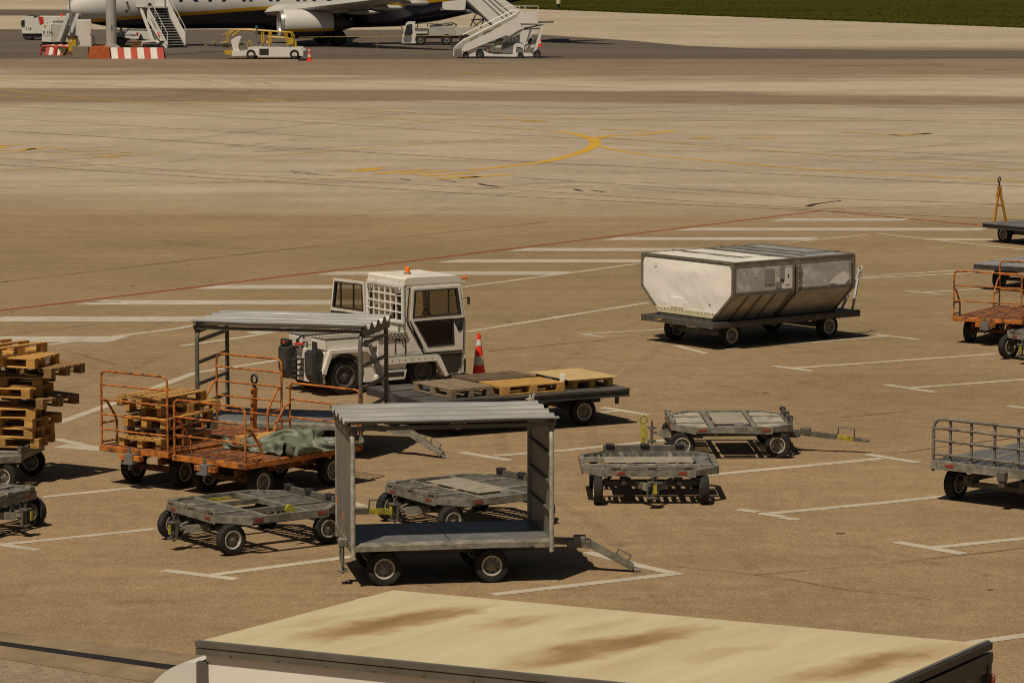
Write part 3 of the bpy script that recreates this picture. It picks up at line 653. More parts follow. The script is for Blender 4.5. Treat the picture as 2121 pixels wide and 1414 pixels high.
def corr_roof(L, W, z, n=4.5, amp=.04):
    B = MB(); m = int(n * 12); vs = []; fs = []; K = 7
    for i in range(m + 1):
        y = -W / 2 + W * i / m; c = math.sin(2 * math.pi * n * i / m + .6); zz = amp * max(-.8, min(.8, c * 1.25))
        for k in range(K):
            x = -L / 2 + L * k / (K - 1); dn = noise.noise((x * 1.1, y * 2, z)) * .014 + (noise.noise((x * 4, y, 3)) * .012 if i < 2 else 0)
            vs += [(x, y, z + zz + dn), (x, y, z + zz + dn - .006)]
    W2 = 2 * K
    for i in range(m):
        for k in range(K - 1):
            a = i * W2 + 2 * k; b = a + 2; c = a + W2; d = c + 2
            fs += [(a, b, d, c), (a + 1, c + 1, d + 1, b + 1)]
        for a in (i * W2, i * W2 + 2 * (K - 1)): fs.append((a, a + 1, a + W2 + 1, a + W2))
    for k in range(K - 1):
        for a in (2 * k, m * W2 + 2 * k): fs.append((a, a + 2, a + 3, a + 1))
    return B.add(vs, fs)

def drawbar(t, x, m, mode, ln=1.0, yaw=0.0, z0=.34):
    M = Matrix.Translation((x, 0, z0)) @ Matrix.Rotation(yaw, 4, 'Z'); B = MB(M)
    B.bar((-.75, 0, .06), (.42, 0, .03), .10, .08); B.box(.36, 0, .06, .16, .16, .10, .01); B.bar((.2, -.06, .02), (.5, -.06, .0), .03, .10); B.bar((.2, .06, .02), (.5, .06, .0), .03, .10)
    d = B.o('drawbar', m, t)
    B = MB(M); q = {'down': (.45 + ln, 0, -z0 + .05), 'up': (.46 - .33 * ln, 0, .92 * ln), 'level': (.45 + ln, 0, -.1)}[mode]
    p = Vector((.44, 0, .02)); q = Vector(q); dr = (q - p).normalized(); u = Vector((0, 1, 0)).cross(dr)
    if u.z < 0 and mode != 'up': u = -u
    B.bar(p, q, .13, .06); B.bar(p + Vector((0, .05, .03)), q + Vector((0, .03, .03)), .025, .05); B.bar(p + Vector((0, -.05, .03)), q + Vector((0, -.03, .03)), .025, .05)
    n_ = 12; tip = q + dr * .05; B.tube([tip + .05 * (math.cos(6.283 * k / n_) * dr + math.sin(6.283 * k / n_) * Vector((0, 1, 0))) for k in range(n_ + 1)], .018, 6)
    s = B.o('tow_bar', m, d)
    B = MB(M); a_, b_ = p.lerp(q, .6), p.lerp(q, .86); B.tube([a_ + u * .03, a_ + u * .13, b_ + u * .13, b_ + u * .03], .011, 6); B.o('handle', galvd, d)
    return d

def canopy_cart(label, n, a, b, h_ref, solid, wt=.6, deck_h=.56, roof_h=2.1, grp='canopied baggage carts'):
    c, yaw, L, W = pose(n, a, b, h_ref, wt)
    t = T('baggage_cart', label, 'baggage cart', c, yaw, grp)
    B = MB(); B.box(0, 0, deck_h - .015, L - .06, W - .22, .03); B.o('deck', bluedeck, t)
    B = MB(); B.bar((-.02, -W / 2 + .12, deck_h + .002), (-.02, W / 2 - .12, deck_h + .002), .012, .006); B.o('deck_joint', plastic, t)
    B = MB()
    for sy in (-1, 1): B.prism([(sy * (W / 2 - .12), deck_h + .004), (sy * W / 2, deck_h - .022), (sy * W / 2, deck_h - .088), (sy * (W / 2 - .12), deck_h - .088)], -L / 2, L / 2, 'yz')
    for sx in (-1, 1): B.box(sx * (L / 2 - .03), 0, deck_h - .06, .056, W - .25, .11, .004)
    B.o('deck_frame', galv, t)
    B = corr_roof(L + .12, W + .08, roof_h, amp=.04 if solid else .055); B.o('roof', roofmetal if solid else roofshiny, t, 50)
    B = MB()
    for sy in (-1, 1): B.box(0, sy * (W / 2 - .05), roof_h - .07, L - .02, .05, .05)
    for sx in (-1, 1): B.prism([(-W / 2 - .02, roof_h - .035), (W / 2, roof_h - .035), (W / 2, roof_h - .17), (-W / 2 + .12, roof_h - .17)], sx * L / 2 - .02, sx * L / 2 + .02, 'yz')
    B.o('roof_frame', galvd, t)
    for sx in (-1, 1):
        x = sx * (L / 2 - .03); B = MB(); zt = roof_h - .1
        if solid:
            for sy in (-1, 1): B = MB(); B.tube([(x, sy * (W / 2 - .02), deck_h - .16), (x, sy * (W / 2 - .02), zt - .22), (x, sy * (W / 2 - .06), zt - .08), (x, sy * (W / 2 - .16), zt)], .032, 8); B.o('end_post', galvpost, t, 60)
            B = MB(); B.box(x + sx * .012, 0, (deck_h + zt) / 2, .012, W - .1, zt - deck_h); B.o('end_panel', panelmetal, t)
            B = MB()
            for k in (1, 2, 3): B.box(x - sx * .012, 0, deck_h + (zt - deck_h) * k / 4, .036, W - .12, .04, .004)
            B.o('end_rail', galvd, t)
        else:
            for sy in (-1, 1):
                B = MB(); B.tube([(x, sy * (W / 2 - .04), deck_h - .16), (x, sy * (W / 2 - .04), zt - .18), (x, sy * (W / 2 - .08), zt - .05), (x, sy * (W / 2 - .18), zt)], .036, 8); B.o('end_post', galvd, t, 60)
            for k in range(1, 5):
                B = MB(); zz = deck_h + .02 + (zt - deck_h) * (k - .4) / 4.2; B.bar((x, -W / 2 + .06, zz), (x, W / 2 - .06, zz), .04, .05); B.o('end_rail', galvd, t)
    undercarriage(t, L, W, deck_h, .22, (-L * .33, L * .20), darksteel, W / 2 - .20, 0.0)
    # rear hitch with its cage
    B = MB(); x = -L / 2 - .06
    B.box(x, -W * .28, deck_h - .02, .12, .12, .10, .01)
    B.tube([(x - .02, -W * .28 - .1, deck_h - .1), (x - .02, -W * .28 + .1, deck_h - .1), (x - .02, -W * .28 + .1, deck_h - .3), (x - .02, -W * .28 - .1, deck_h - .3), (x - .02, -W * .28 - .1, deck_h - .1)], .014, 6)
    B.cyl((x, -W * .28, deck_h - .42), (x, -W * .28, deck_h), .02, 8); B.box(x, -W * .28, deck_h - .38, .12, .16, .025)
    B.o('tow_hook', galv, t)
    drawbar(t, L / 2 + .12, galv, 'down', .60, R(-12), deck_h - .20)
    if solid:
        B = MB(); B.box(-L / 2 - .042, -W * .20, deck_h + .30, .006, .05, .09); B.o('reflector', amber, t); B = MB(); B.box(-L / 2 - .042, W * .22, deck_h + .38, .006, .05, .10); B.o('reflector', amber, t)
    return t, c, yaw, L, W
ncart = canopy_cart('canopied cart with solid sheet metal ends standing nearest the box truck', (727, 1129), (1152, 1121.2), (681, 1084.5), .56, True, .45)
fcart = canopy_cart('canopied cart with open railed ends and a shiny roof in front of the white tractor', (402, 669.7), (745, 680), (457, 646.5), 2.1, False)

def tube_gate(B, x, y0, y1, z0, z1, bars, r=.018, rad=.09, skip=()):
    pts = [(x, y0, z0), (x, y0, z1 - rad)] + [(x, y0 + rad * (1 - math.cos(t)), z1 - rad + rad * math.sin(t)) for t in (.5, 1.05)] + [(x, y0 + rad, z1), (x, y1 - rad, z1)] + [(x, y1 - rad * (1 - math.sin(t)), z1 - rad + rad * math.cos(t)) for t in (.5, 1.05)] + [(x, y1, z1 - rad), (x, y1, z0)]
    B.tube(pts, r, 8)
    for z in bars: B.tube([(x, y0, z), (x, y1, z)], r * .8, 8)

def orange_cart(label, c, yaw, L, W, h, rail, nb, grp='orange baggage carts', second=True):
    t = T('baggage_cart', label, 'baggage cart', c, yaw, grp)
    B = MB(); B.box(0, 0, h - .02, L - .08, W - .08, .035); B.o('deck', orangedeck, t)
    B = MB()
    for sy in (-1, 1): B.box(0, sy * (W / 2 - .02), h - .042, L, .04, .085, .005)
    for sx in (-1, 1): B.box(sx * (L / 2 - .02), 0, h - .042, .04, W - .082, .085, .005)
    for x in (-.6, 0, .6): B.box(x, 0, h - .09, .06, W - .09, .09)
    for y in (-.25, .25): B.bar((-L / 2 + .05, y, h + .003), (L / 2 - .05, y, h + .003), .05, .008)
    B.o('deck_frame', orange, t)
    for sx in (-1, 1):
        x = sx * (L / 2 - .03); B = MB()
        bars = [h + .02 + rail * k / nb for k in range(1, nb)]
        tube_gate(B, x, -W / 2 + .03, W / 2 - .03, h - .05, h + rail, bars)
        g = B.o('end_rail', orange, t, 50)
        for sy in (-1, 1):
            B = MB(); y = sy * (W / 2 - .03); xi = x - sx * .34; zm = h + rail * .62
            B.tube([(x, y, zm), (x - sx * .12, y, zm - .04), (xi + sx * .05, y, zm - .26), (xi, y, zm - .36), (xi, y, h - .02)], .019, 8)
            B.tube([(x, y, h + rail * .30), (xi, y, h + rail * .30)], .016, 8); B.tube([(x, y, h + .05), (xi, y, h + .05)], .016, 8)
            B.o('side_brace', orange, g, 50)
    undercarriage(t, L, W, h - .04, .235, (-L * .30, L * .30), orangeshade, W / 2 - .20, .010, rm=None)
    B = MB(); x = -L / 2 - .05
    B.box(x, 0, h - .13, .14, .16, .14, .01); B.box(x - .04, 0, h - .2, .12, .20, .03); B.cyl((x - .04, 0, h - .3), (x - .04, 0, h + .03), .022, 8); B.o('tow_hook', greydark, t)
    B = MB(); B.box(x, .0, h - .13, .08, .42, .08, .005); B.o('hook_beam', orange, t)
    return t
c, yaw, L, W = pose((345, 938), (584, 892), (208, 921), .6)
ORA1 = (c, yaw, 2.72, 1.36)
orange_cart('tall railed rusty orange cart carrying five pallets', c, yaw, 2.72, 1.36, .6, 1.12, 5)
B = MB(Matrix.Translation((0, 0, 0)))
c2, yaw2, L2, W2 = pose((515.7, 962), (755, 921), (353, 940), .58)
orange_cart('low railed rusty orange cart loaded with a crumpled tarpaulin', c2, yaw2, 2.55, 1.5, .58, .82, 3)
# orange drawbars, standing up between the carts
for cc, yw, LL in ((c, yaw, 2.72),):
    pass
for label, n_l, yw, Lr in (('rusty orange cart with bare deck, nearest of the vehicles at the picture edge', (1971, 655.6), R(61), 2.6),):
    p = at(*n_l, .55); ctr = p + Vector((*rot2(yw, Lr / 2, -.75), 0)); orange_cart(label, (ctr.x, ctr.y, 0), yw, Lr, 1.5, .55, .92, 3)

t_ = [o for o in bpy.data.objects if o.get('label', '').startswith('tall railed')][0]
B = MB(); B.bar((1.42, 0, .42), (1.46, 0, 1.22), .05, .10); B.box(1.40, 0, .45, .16, .2, .12, .01); db = B.o('drawbar', orange, t_)
B = MB(); B.bar((1.46, 0, 1.2), (1.46, 0, 1.30), .03, .06); B.tube([(1.46, .055 * math.cos(.5236 * k), 1.35 + .07 * math.sin(.5236 * k)) for k in range(13)], .02, 6); B.o('tow_eye', darksteel, db)
# pallets on the tall orange cart
z = .605
for k, (dx, dy, a, m, wd) in enumerate([(-.02, 0, 2, wood, 'lowest'), (.16, .04, -5, woodgrey, 'second from the bottom'), (.03, -.02, 4, wood, 'middle'), (.20, .03, -7, wood, 'fourth from the bottom'), (-.04, .04, 6, wood, 'topmost')]):
    q = rot2(ORA1[1], -ORA1[2] / 2 + .74 + dx, dy)
    pallet('wooden pallet, %s of the five on the tall orange cart' % wd, (ORA1[0].x + q[0], ORA1[0].y + q[1], z), ORA1[1] + R(a), 'pallets on the orange cart', m, tilt=(R(rnd.uniform(-.5, .5)), R(rnd.uniform(-.5, .5))))
    z += .1525

# planks and the tarpaulin on the low orange cart
t = T('timber_board', 'yellow timber boards under the edge of the green grey tarpaulin', 'timber', (0, 0, 0), 0)
q = at(560, 899, .69); t.location = (q.x, q.y, .582); t.rotation_euler = (0, 0, yaw2 + R(-6))
B = MB()
for k in range(3): B.box(0, -.16 + .16 * k, .06 + .004 * (k % 2), 1.0, .15, .10, .004)
B.o('board', woodyel, t)
def tarp_mesh():
    """a sheet pushed together, dropped on the deck and left to settle into folds"""
    import numpy as np
    n = 54; LX, LY = 2.05, 1.90; dx, dy = LX / (n - 1), LY / (n - 1)
    U, V = np.meshgrid(np.linspace(-.5, .5, n), np.linspace(-.5, .5, n), indexing='ij')
    Z = np.array([[.24 + .26 * noise.noise((u * 4.2 + v, v * 3.4, 1.7)) + .10 * noise.noise((u * 8, v * 7, 4.1)) for v in np.linspace(-.5, .5, n)] for u in np.linspace(-.5, .5, n)])
    wx = np.array([[.10 * noise.noise((u * 5, v * 5, 11.0)) for v in np.linspace(-.5, .5, n)] for u in np.linspace(-.5, .5, n)]); wy = np.array([[.10 * noise.noise((u * 5, v * 5, 21.0)) for v in np.linspace(-.5, .5, n)] for u in np.linspace(-.5, .5, n)])
    P = np.stack([U * LX * .76 + wx, V * LY * .70 + wy, np.maximum(Z, .02)], -1); Q = P.copy()
    def solve(a, b, L, k):
        d = b - a; l = np.linalg.norm(d, axis=-1, keepdims=True) + 1e-9; c = d * ((l - L) / l) * .5 * k; return c
    def heap(P):   # what lies under the sheet
        return .006 + .17 * np.exp(-((P[..., 0] - .22) / .42) ** 2 - ((P[..., 1] - .20) / .30) ** 2) + .05 * np.exp(-((P[..., 0] + .5) / .2) ** 2 - ((P[..., 1] - .1) / .3) ** 2)
    for step in range(90):
        vel = (P - Q) * .93; Q = P.copy(); P = P + vel; P[..., 2] -= 9.8 * .015 ** 2
        for it in range(7):
            for par in (0, 1):
                c = solve(P[par:-1:2], P[par + 1::2], dx, 1.0) if True else 0; m = c.shape[0]; P[par:par + 2 * m:2] += c; P[par + 1:par + 1 + 2 * m:2] -= c
                c = solve(P[:, par:-1:2], P[:, par + 1::2], dy, 1.0); m = c.shape[1]; P[:, par:par + 2 * m:2] += c; P[:, par + 1:par + 1 + 2 * m:2] -= c
            c = solve(P[:-1, :-1], P[1:, 1:], math.hypot(dx, dy), .25); P[:-1, :-1] += c; P[1:, 1:] -= c
            c = solve(P[1:, :-1], P[:-1, 1:], math.hypot(dx, dy), .25); P[1:, :-1] += c; P[:-1, 1:] -= c
            for m_, k_ in ((2, .30), (4, .14)):
                c = solve(P[:-m_], P[m_:], m_ * dx, k_ / 2); P[:-m_] += c; P[m_:] -= c; c = solve(P[:, :-m_], P[:, m_:], m_ * dy, k_ / 2); P[:, :-m_] += c; P[:, m_:] -= c
            f = heap(P); low = P[..., 2] < f; P[..., 2] = np.where(low, f, P[..., 2]); P[..., :2] = np.where(low[..., None], P[..., :2] * .3 + Q[..., :2] * .7, P[..., :2])
            for ax, lim in ((0, .80), (1, .70)): P[..., ax] = np.clip(P[..., ax], -lim, lim)
    for _ in range(1):
        A = P.copy(); A[1:-1, 1:-1] = .5 * P[1:-1, 1:-1] + .125 * (P[:-2, 1:-1] + P[2:, 1:-1] + P[1:-1, :-2] + P[1:-1, 2:]); P = A
    P[..., 2] = np.maximum(P[..., 2], .005)
    B = MB(); B.add([tuple(float(c) for c in P[i, j]) for i in range(n) for j in range(n)], [(i * n + j, i * n + j + 1, (i + 1) * n + j + 1, (i + 1) * n + j) for i in range(n - 1) for j in range(n - 1)]); return B
o = tarp_mesh().o('tarpaulin', tarp, None, 70); q = rot2(yaw2, .42, -.12); o.location = (c2.x + q[0], c2.y + q[1], .584); o.rotation_euler = (0, 0, yaw2)
T('', 'crumpled green grey tarpaulin heaped on the low orange cart', 'tarpaulin', ob=o)

# ------------------------------------------------------------------ dark flatbed trailer with four pallets
c, yaw, L, W = pose((883.4, 833.4), (1306.6, 803.8), (755.8, 800.7), .62)
def flatbed(label, c, yaw, L, W, h, deckm, up=True, name='flatbed_trailer', grp='flatbed trailers', xs=None):
    t = T(name, label, 'trailer', c, yaw, grp)
    B = MB(); B.box(0, 0, h - .012, L - .01, W - .01, .024); B.o('deck', deckm, t)
    B = MB()
    for k in (-.28, .05, .36): B.bar((k * L, -W / 2 + .02, h + .003), (k * L, W / 2 - .02, h + .003), .02, .006)
    for k in (-.16, .17): B.bar((-L / 2 + .02, k * W, h + .0035), (L / 2 - .02, k * W, h + .0035), .015, .006)
    B.o('deck_seam', plastic, t)
    B = MB()
    for sy in (-1, 1):
        B.box(0, sy * (W / 2 - .03), h - .034, L, .06, .016); B.box(0, sy * (W / 2 - .03), h - .125, L, .07, .016); B.box(0, sy * (W / 2 - .035), h - .08, L - .01, .03, .078)
    for sx in (-1, 1): B.box(sx * (L / 2 - .03), 0, h - .08, .05, W - .13, .105)
    for y in (-W * .22, W * .22): B.box(0, y, h - .16, L * .9, .08, .12)
    B.o('deck_frame', darksteel, t)
    undercarriage(t, L, W, h - .08, .235, xs or (-L * .31, L * .31), darksteel, W / 2 - .34, .010, rm=None)
    B = MB(); B.box(L / 2 - .01, -W * .2, h - .1, .04, .10, .12, .01); B.box(L / 2 - .2, -W / 2 + .1, h - .2, .05, .05, .12); B.o('tow_hook', darksteel, t)
    return t
ft = flatbed('long dark flatbed trailer carrying pallets beside the white tractor', c, yaw, L, W, .62, deckplate)
M = Matrix.Translation((-L / 2 + .05, -.05, .48)) @ Matrix.Rotation(R(180), 4, 'Z'); B = MB(M)
B.bar((0, 0, -.05), (.16, 0, 0), .1, .1); B.bar((.12, 0, 0), (.52, .06, .85), .09, .06, up=(0, 1, 0)); B.bar((.52, .06, .85), (.58, .07, 1.02), .05, .04, up=(0, 1, 0)); d = B.o('drawbar', greydark, ft)
B = MB(M); B.tube([(.30, -.05, .38), (.24, -.15, .42), (.34, -.15, .64), (.40, -.05, .60)], .013, 6); B.o('handle', galvd, d)
def wpal(n, h, a_long, a_short, s, label, m, extra=None):
    p = at(*n, h + .146); ang = R(a_long); ctr = p + Vector((math.cos(ang) * .6, math.sin(ang) * .6, 0)) + Vector((math.cos(R(a_short)) * s / 2, math.sin(R(a_short)) * s / 2, 0))
    return pallet(label, (ctr.x, ctr.y, h), ang, 'pallets on the dark flatbed trailer', m)
wpal((934.7, 806.9), .625, 123, 33, .8, 'weathered grey pallet at the near end of the dark flatbed trailer', woodgrey)
wpal((1040.5, 801.2), .625, 30, 120, .8, 'yellowish pallet holding a crumpled wrapper on the dark flatbed trailer', woodyel)
wpal((984.5, 788.4), .625, 31, 121, .8, 'dark brown pallet behind the yellow one on the flatbed trailer', wooddark)
pp = wpal((1181, 787.5), .625, 121, 31, .9, 'pallet hidden under a plywood sheet at the far end of the flatbed trailer', woodyel)
B = MB(); B.box(0, 0, .006, 1.32, 1.0, .012, .002); o = B.o('plywood_sheet', ply); o.location = (pp.location.x, pp.location.y, .772); o.rotation_euler = (0, 0, R(121))
T('', 'pale plywood sheet covering a pallet on the flatbed trailer', 'plywood', ob=o)
# wrapper in the yellow pallet, paper cup, knotted cloth on the edge
def crumple(name, r, seed, m, loc, sc, label, cat):
    bm = bmesh.new(); bmesh.ops.create_icosphere(bm, subdivisions=3, radius=r)
    for v in bm.verts:
        d = v.co.normalized(); k = 1 + .55 * noise.noise(d * 2.6 + Vector((seed, 0, 0))) + .3 * noise.noise(d * 6 + Vector((0, seed, 0))); v.co = Vector((d.x * sc[0], d.y * sc[1], d.z * sc[2])) * r * k
    me = bpy.data.meshes.new(name); bm.to_mesh(me); bm.free(); me.materials.append(m); zmin = min(v.co.z for v in me.vertices)
    for v in me.vertices: v.co.z -= zmin
    o = bpy.data.objects.new(name, me); COL.objects.link(o); o.location = loc; T('', label, cat, ob=o); return o
silver = pm('silver_film', (.55, .52, .48), .25, .8, var=.2, scale=20)
rag = pm('pale_rag', (.42, .39, .32), .8, var=.15, scale=12)
p = at(1149, 806, .63); crumple('plastic_wrapper', .09, 3, silver, (p.x, p.y, .652), (1.5, .8, .6), 'crumpled clear wrapper pushed into the yellow pallet', 'wrapper')
B = MB(); B.prism([(-.04, 0), (.04, 0), (.045, .12), (-.035, .12)], -.03, .03, 'xz'); o = B.o('paper_cup', white); p = at(1164, 788, .78); o.location = (p.x, p.y, .772)
T('', 'small white paper box standing on the yellow pallet', 'box', ob=o)
p = at(1101, 826, .58); B = MB()
for k in range(9):
    a = rnd.uniform(0, 6.28); B.tube([(0, 0, .05), (.05 * math.cos(a), -.02, .05 + rnd.uniform(-.06, .08)), (.10 * math.cos(a), -.03 + rnd.uniform(-.02, .02), .05 + rnd.uniform(-.13, .15))], [.02, .018, .008], 6)
o = B.o('tied_rag', rag); o.location = (p.x, p.y - .02, .52); T('', 'knotted pale rag tied to the edge of the flatbed trailer', 'rag', ob=o)

# flat trailer and A-frame trailer at the picture edge
p = at(2015, 545, .62); ctr = p + Vector((*rot2(R(52), 1.7, -1.05), 0)); flatbed('empty dark flatbed trailer behind the bare orange cart', (ctr.x, ctr.y, 0), R(52), 3.4, 2.1, .62, controof)
p = at(2034, 461, .52); yw = R(-54); ctr = p + Vector((*rot2(yw, 1.4, .9), 0))
at_ = flatbed('weathered flatbed trailer with an upright amber drawbar frame', (ctr.x, ctr.y, 0), yw, 2.8, 1.8, .52, greydark)
B = MB(); x = -1.36
for y0 in (-.52, -.02): B.bar((x, y0, .42), (x - .05, -.27, 1.42), .05, .06)
B.box(x - .02, -.27, .95, .04, .26, .04); B.bar((x - .05, -.36, 1.12), (x - .05, -.32, 1.42), .03, .05); B.bar((x - .05, -.18, 1.12), (x - .05, -.22, 1.42), .03, .05); B.box(x - .05, -.27, 1.44, .05, .12, .06)
d = B.o('drawbar_frame', oyellow, at_)
B = MB(); n_ = 12; B.bar((x - .05, -.27, 1.45), (x - .06, -.27, 1.60), .03, .04); B.tube([(x - .06, -.27 + .05 * math.cos(6.283 * k / n_), 1.65 + .055 * math.sin(6.283 * k / n_)) for k in range(n_ + 1)], .02, 6); B.o('tow_eye', darksteel, d)

# grey railed cart
p = at(1927, 953, .6); yw = R(49); Wc, Lc = 1.9, 3.0; ctr = p + Vector((*rot2(yw, Lc / 2, -Wc / 2), 0))
t = T('baggage_cart', 'grey galvanised cart with a blue grey deck and a three bar end rail', 'baggage cart', (ctr.x, ctr.y, 0), yw)
B = MB(); B.box(0, 0, .59, Lc - .1, Wc - .1, .03); B.o('deck', bluedeck, t)
B = MB()
for sy in (-1, 1): B.box(0, sy * (Wc / 2 - .025), .545, Lc, .05, .13, .005)
for sx in (-1, 1): B.box(sx * (Lc / 2 - .025), 0, .545, .05, Wc - .102, .13, .005)
for sy in (-1, 1): B.box(-Lc / 2 - .006, sy * (Wc / 2 - .06), .545, .012, .11, .12)
for y in (-.38, 0, .38): B.bar((-Lc / 2 + .06, y, .608), (Lc / 2 - .06, y, .608), .05, .006)
B.o('deck_frame', galv, t)
B = MB(); x = -Lc / 2 + .03; tube_gate(B, x, -Wc / 2 + .03, Wc / 2 - .03, .45, 1.22, [.70, .90, 1.08], .026, .15)
for y in (-.52, -.12, .28, .64): B.bar((x + .02, y, .6), (x + .02, y, 1.20), .035, .03)
B.o('end_rail', galv, t, 50)
undercarriage(t, Lc, Wc, .50, .235, (-Lc * .36, Lc * .30), galvd, Wc / 2 - .17, .010)
B = MB(); B.box(-Lc / 2 - .05, -.32, .50, .10, .13, .14, .01); B.box(-Lc / 2 - .04, -.32, .40, .08, .10, .12, .01); B.o('tow_hook', galvd, t)
B = MB(); B.box(-Lc / 2 - .004, .62, .55, .006, .15, .05); B.o('reflector', redref, t)

# ------------------------------------------------------------------ baggage containers on their dolly
c, yaw, L, W = pose((1476.2, 671), (1778.5, 643), (1331.2, 651), .54)
t = T('container_trailer', 'dark flat dolly carrying the two white baggage containers', 'dolly', c, yaw)
h = .54
B = MB(); B.box(0, 0, h - .012, L - .08, W - .08, .024); B.o('deck', darksteel, t)
B = MB()
for sy in (-1, 1): B.box(0, sy * (W / 2 - .03), h - .05, L, .06, .125, .006); B.box(0, sy * (W / 2 + .004), h - .05, L - .02, .012, .05)
for sx in (-1, 1): B.box(sx * (L / 2 - .03), 0, h - .05, .06, W - .122, .115, .006); 
for sx in (-1, 1):
    for sy in (-1, 1): B.box(sx * (L / 2 + .002), sy * (W / 2 - .07), h - .05, .016, .13, .13)
B.o('deck_frame', pm('dolly_frame_paint', (.075, .068, .058), .5, .1, var=.3, scale=6, dirt=(.15, .13, .10), dirt_t=(.55, .75), dscale=5), t)
B = MB()
for x in (-L * .33, L * .33):
    for sy in (-1, 1): B.bar((x - .3, sy * (W / 2 - .5), h - .1), (x, sy * (W / 2 - .38), .24), .08, .07); B.bar((x + .1, sy * (W / 2 - .5), h - .1), (x, sy * (W / 2 - .38), .24), .08, .07)
    B.bar((x, -W / 2 + .3, .25), (x, W / 2 - .3, .25), .10, .09)
for y in (-.4, .4): B.box(0, y, h - .15, L * .9, .1, .1)
B.box(L / 2 - .05, .0, h - .24, .5, .35, .08); B.o('chassis', greydark, t)
for x in (-L * .33, L * .33):
    for sy in (-1, 1): wheel(t, x, sy * (W / 2 - .26), .25, .17, .012)
B = MB(); xb = L / 2 - .06; yb = -W * .34
for y in (-.17, .17): B.bar((xb, yb + y, h - .05), (xb + .30, yb + y * .2, h + .62), .04, .05)
B.bar((xb + .13, yb - .1, h + .3), (xb + .13, yb + .1, h + .3), .03, .03); B.bar((xb + .29, yb, h + .58), (xb + .37, yb, h + .76), .05, .06)
n_ = 12; d = Vector((.40, 0, .92)).normalized(); tip = Vector((xb + .39, yb, h + .81)); B.tube([tip + .055 * (math.cos(6.283 * k / n_) * d + math.sin(6.283 * k / n_) * Vector((0, 1, 0))) for k in range(n_ + 1)], .022, 6)
B.o('drawbar', greypaint, t)
B = MB(); B.box(-L / 2 - .006, W * .24, h - .05, .01, .09, .03); B.o('marker_plate', yellow2, t)
def container(label, x0, dx, kind):
    """open hexagonal prism: narrow base, sides sloping out, upright upper half"""
    q = rot2(yaw, x0, 0); k = T('baggage_container', label, 'container', (c.x + q[0], c.y + q[1], h + .004), yaw, 'baggage containers')
    H, hw, bw, zs = 1.20, 1.39, .80, .56; x1, x2 = -dx / 2, dx / 2; e = .042
    prof = [(-bw, .03), (bw, .03), (hw, zs), (hw, H), (-hw, H), (-hw, zs)]
    B = MB()
    for xx in (x1, x2 - e):
        for a, b in zip(prof, prof[1:] + prof[:1]):
            B.bar((xx + e / 2, a[0], a[1]), (xx + e / 2, b[0], b[1]), e + .012, e + .012, up=(1, 0, 0))
        for sy in (-1, 1):
            for (y, z, a, b) in ((hw, H, (0, -.16), (-.12, 0)), (hw, zs, (0, .14), (-.09, -.10)), (bw, .03, (.10, .1), (-.14, 0))):
                B.prism([(sy * y, z), (sy * (y + a[0]), z + a[1]), (sy * (y + b[0]), z + b[1])], xx - .004, xx + e + .004, 'yz')
    for a in prof: B.bar((x1, a[0], a[1]), (x2, a[0], a[1]), e, e)
    B.o('frame', contframe, k)
    B = MB(); B.prism([(-bw, .0), (bw, .0), (bw, .03), (-bw, .03)], x1 - .03, x2 + .03, 'yz'); B.o('base_plate', galvd, k)
    # end panels: gently bellied fabric
    ins = [(-bw + .06, .07), (bw - .06, .07), (hw - .045, zs + .02), (hw - .045, H - .05), (-hw + .045, H - .05), (-hw + .045, zs + .02)]
    def half(z):
        if z < zs: return bw + (hw - bw) * (z - .03) / (zs - .03) - .045
        return hw - .035
    B = MB(); nz, ny = 26, 44; vs = []; fs = []
    for a in range(nz + 1):
        z = .06 + (H - .11) * a / nz; hh = half(z)
        for b in range(ny + 1):
            u = -1 + 2 * b / ny; y = u * hh; ed = (1 - u * u) * min(1, 4 * a / nz * (1 - a / nz) * 1.6)
            wv = .022 * noise.noise((y * 1.6 + z * 1.5, z * 2.4, 2)) + .02 * noise.noise((y * .9, z * 1.1 - y * .8, 8)) + .012 * noise.noise((y * 5 - z * 4, z * 3, 4)) + .012 * math.sin(7 * (y + z)) * max(0, .5 - z)
            vs.append((x1 + .012 - .03 * ed - wv * ed * (.6 + 1.2 * max(0, .7 - z)), y, z))
    for a in range(nz):
        for b in range(ny): i = a * (ny + 1) + b; fs.append((i, i + 1, i + ny + 2, i + ny + 1))
    B.add(vs, fs); B.prism([(-bw + .02, .05), (bw - .02, .05), (hw - .04, zs), (hw - .04, H - .04), (-hw + .04, H - .04), (-hw + .04, zs)], x1 + .03, x1 + .045, 'yz')
    B.o('end_panel', contwhite if kind == 0 else contgrey, k, 60)
    B = MB(); B.prism([(-bw + .02, .05), (bw - .02, .05), (hw - .04, zs), (hw - .04, H - .04), (-hw + .04, H - .04), (-hw + .04, zs)], x2 - .03, x2 - .012, 'yz'); B.o('end_panel', contgrey, k)
    if kind == 0:
        B = MB(); B.prism([(-bw - .02, .065), (bw + .02, .065), (bw + .14, .17), (-bw - .14, .17)], x1 - .034, x1 - .012, 'yz'); hem = B.o('hem', contcream, k)
        B = MB()
        for i in range(16): B.bar((x1 - .036, -.85 + i * .113, .165), (x1 - .036, -.85 + i * .113 + .02, .135), .006, .008)
        B.o('hem_stitch', plastic, hem)
        B = MB(); B.box(x1 - .016, .28, .30, .012, .40, .20, .003); B.o('sewn_patch', contwhite, k)
        B = MB(); B.box(x1 - .012, -.72, .40, .012, .07, .12, .003); B.box(x1 - .006, .95, 1.02, .012, .10, .10, .003); B.o('document_pocket', white, k)
    B = MB(); n_ = 14; vs = []; fs = []
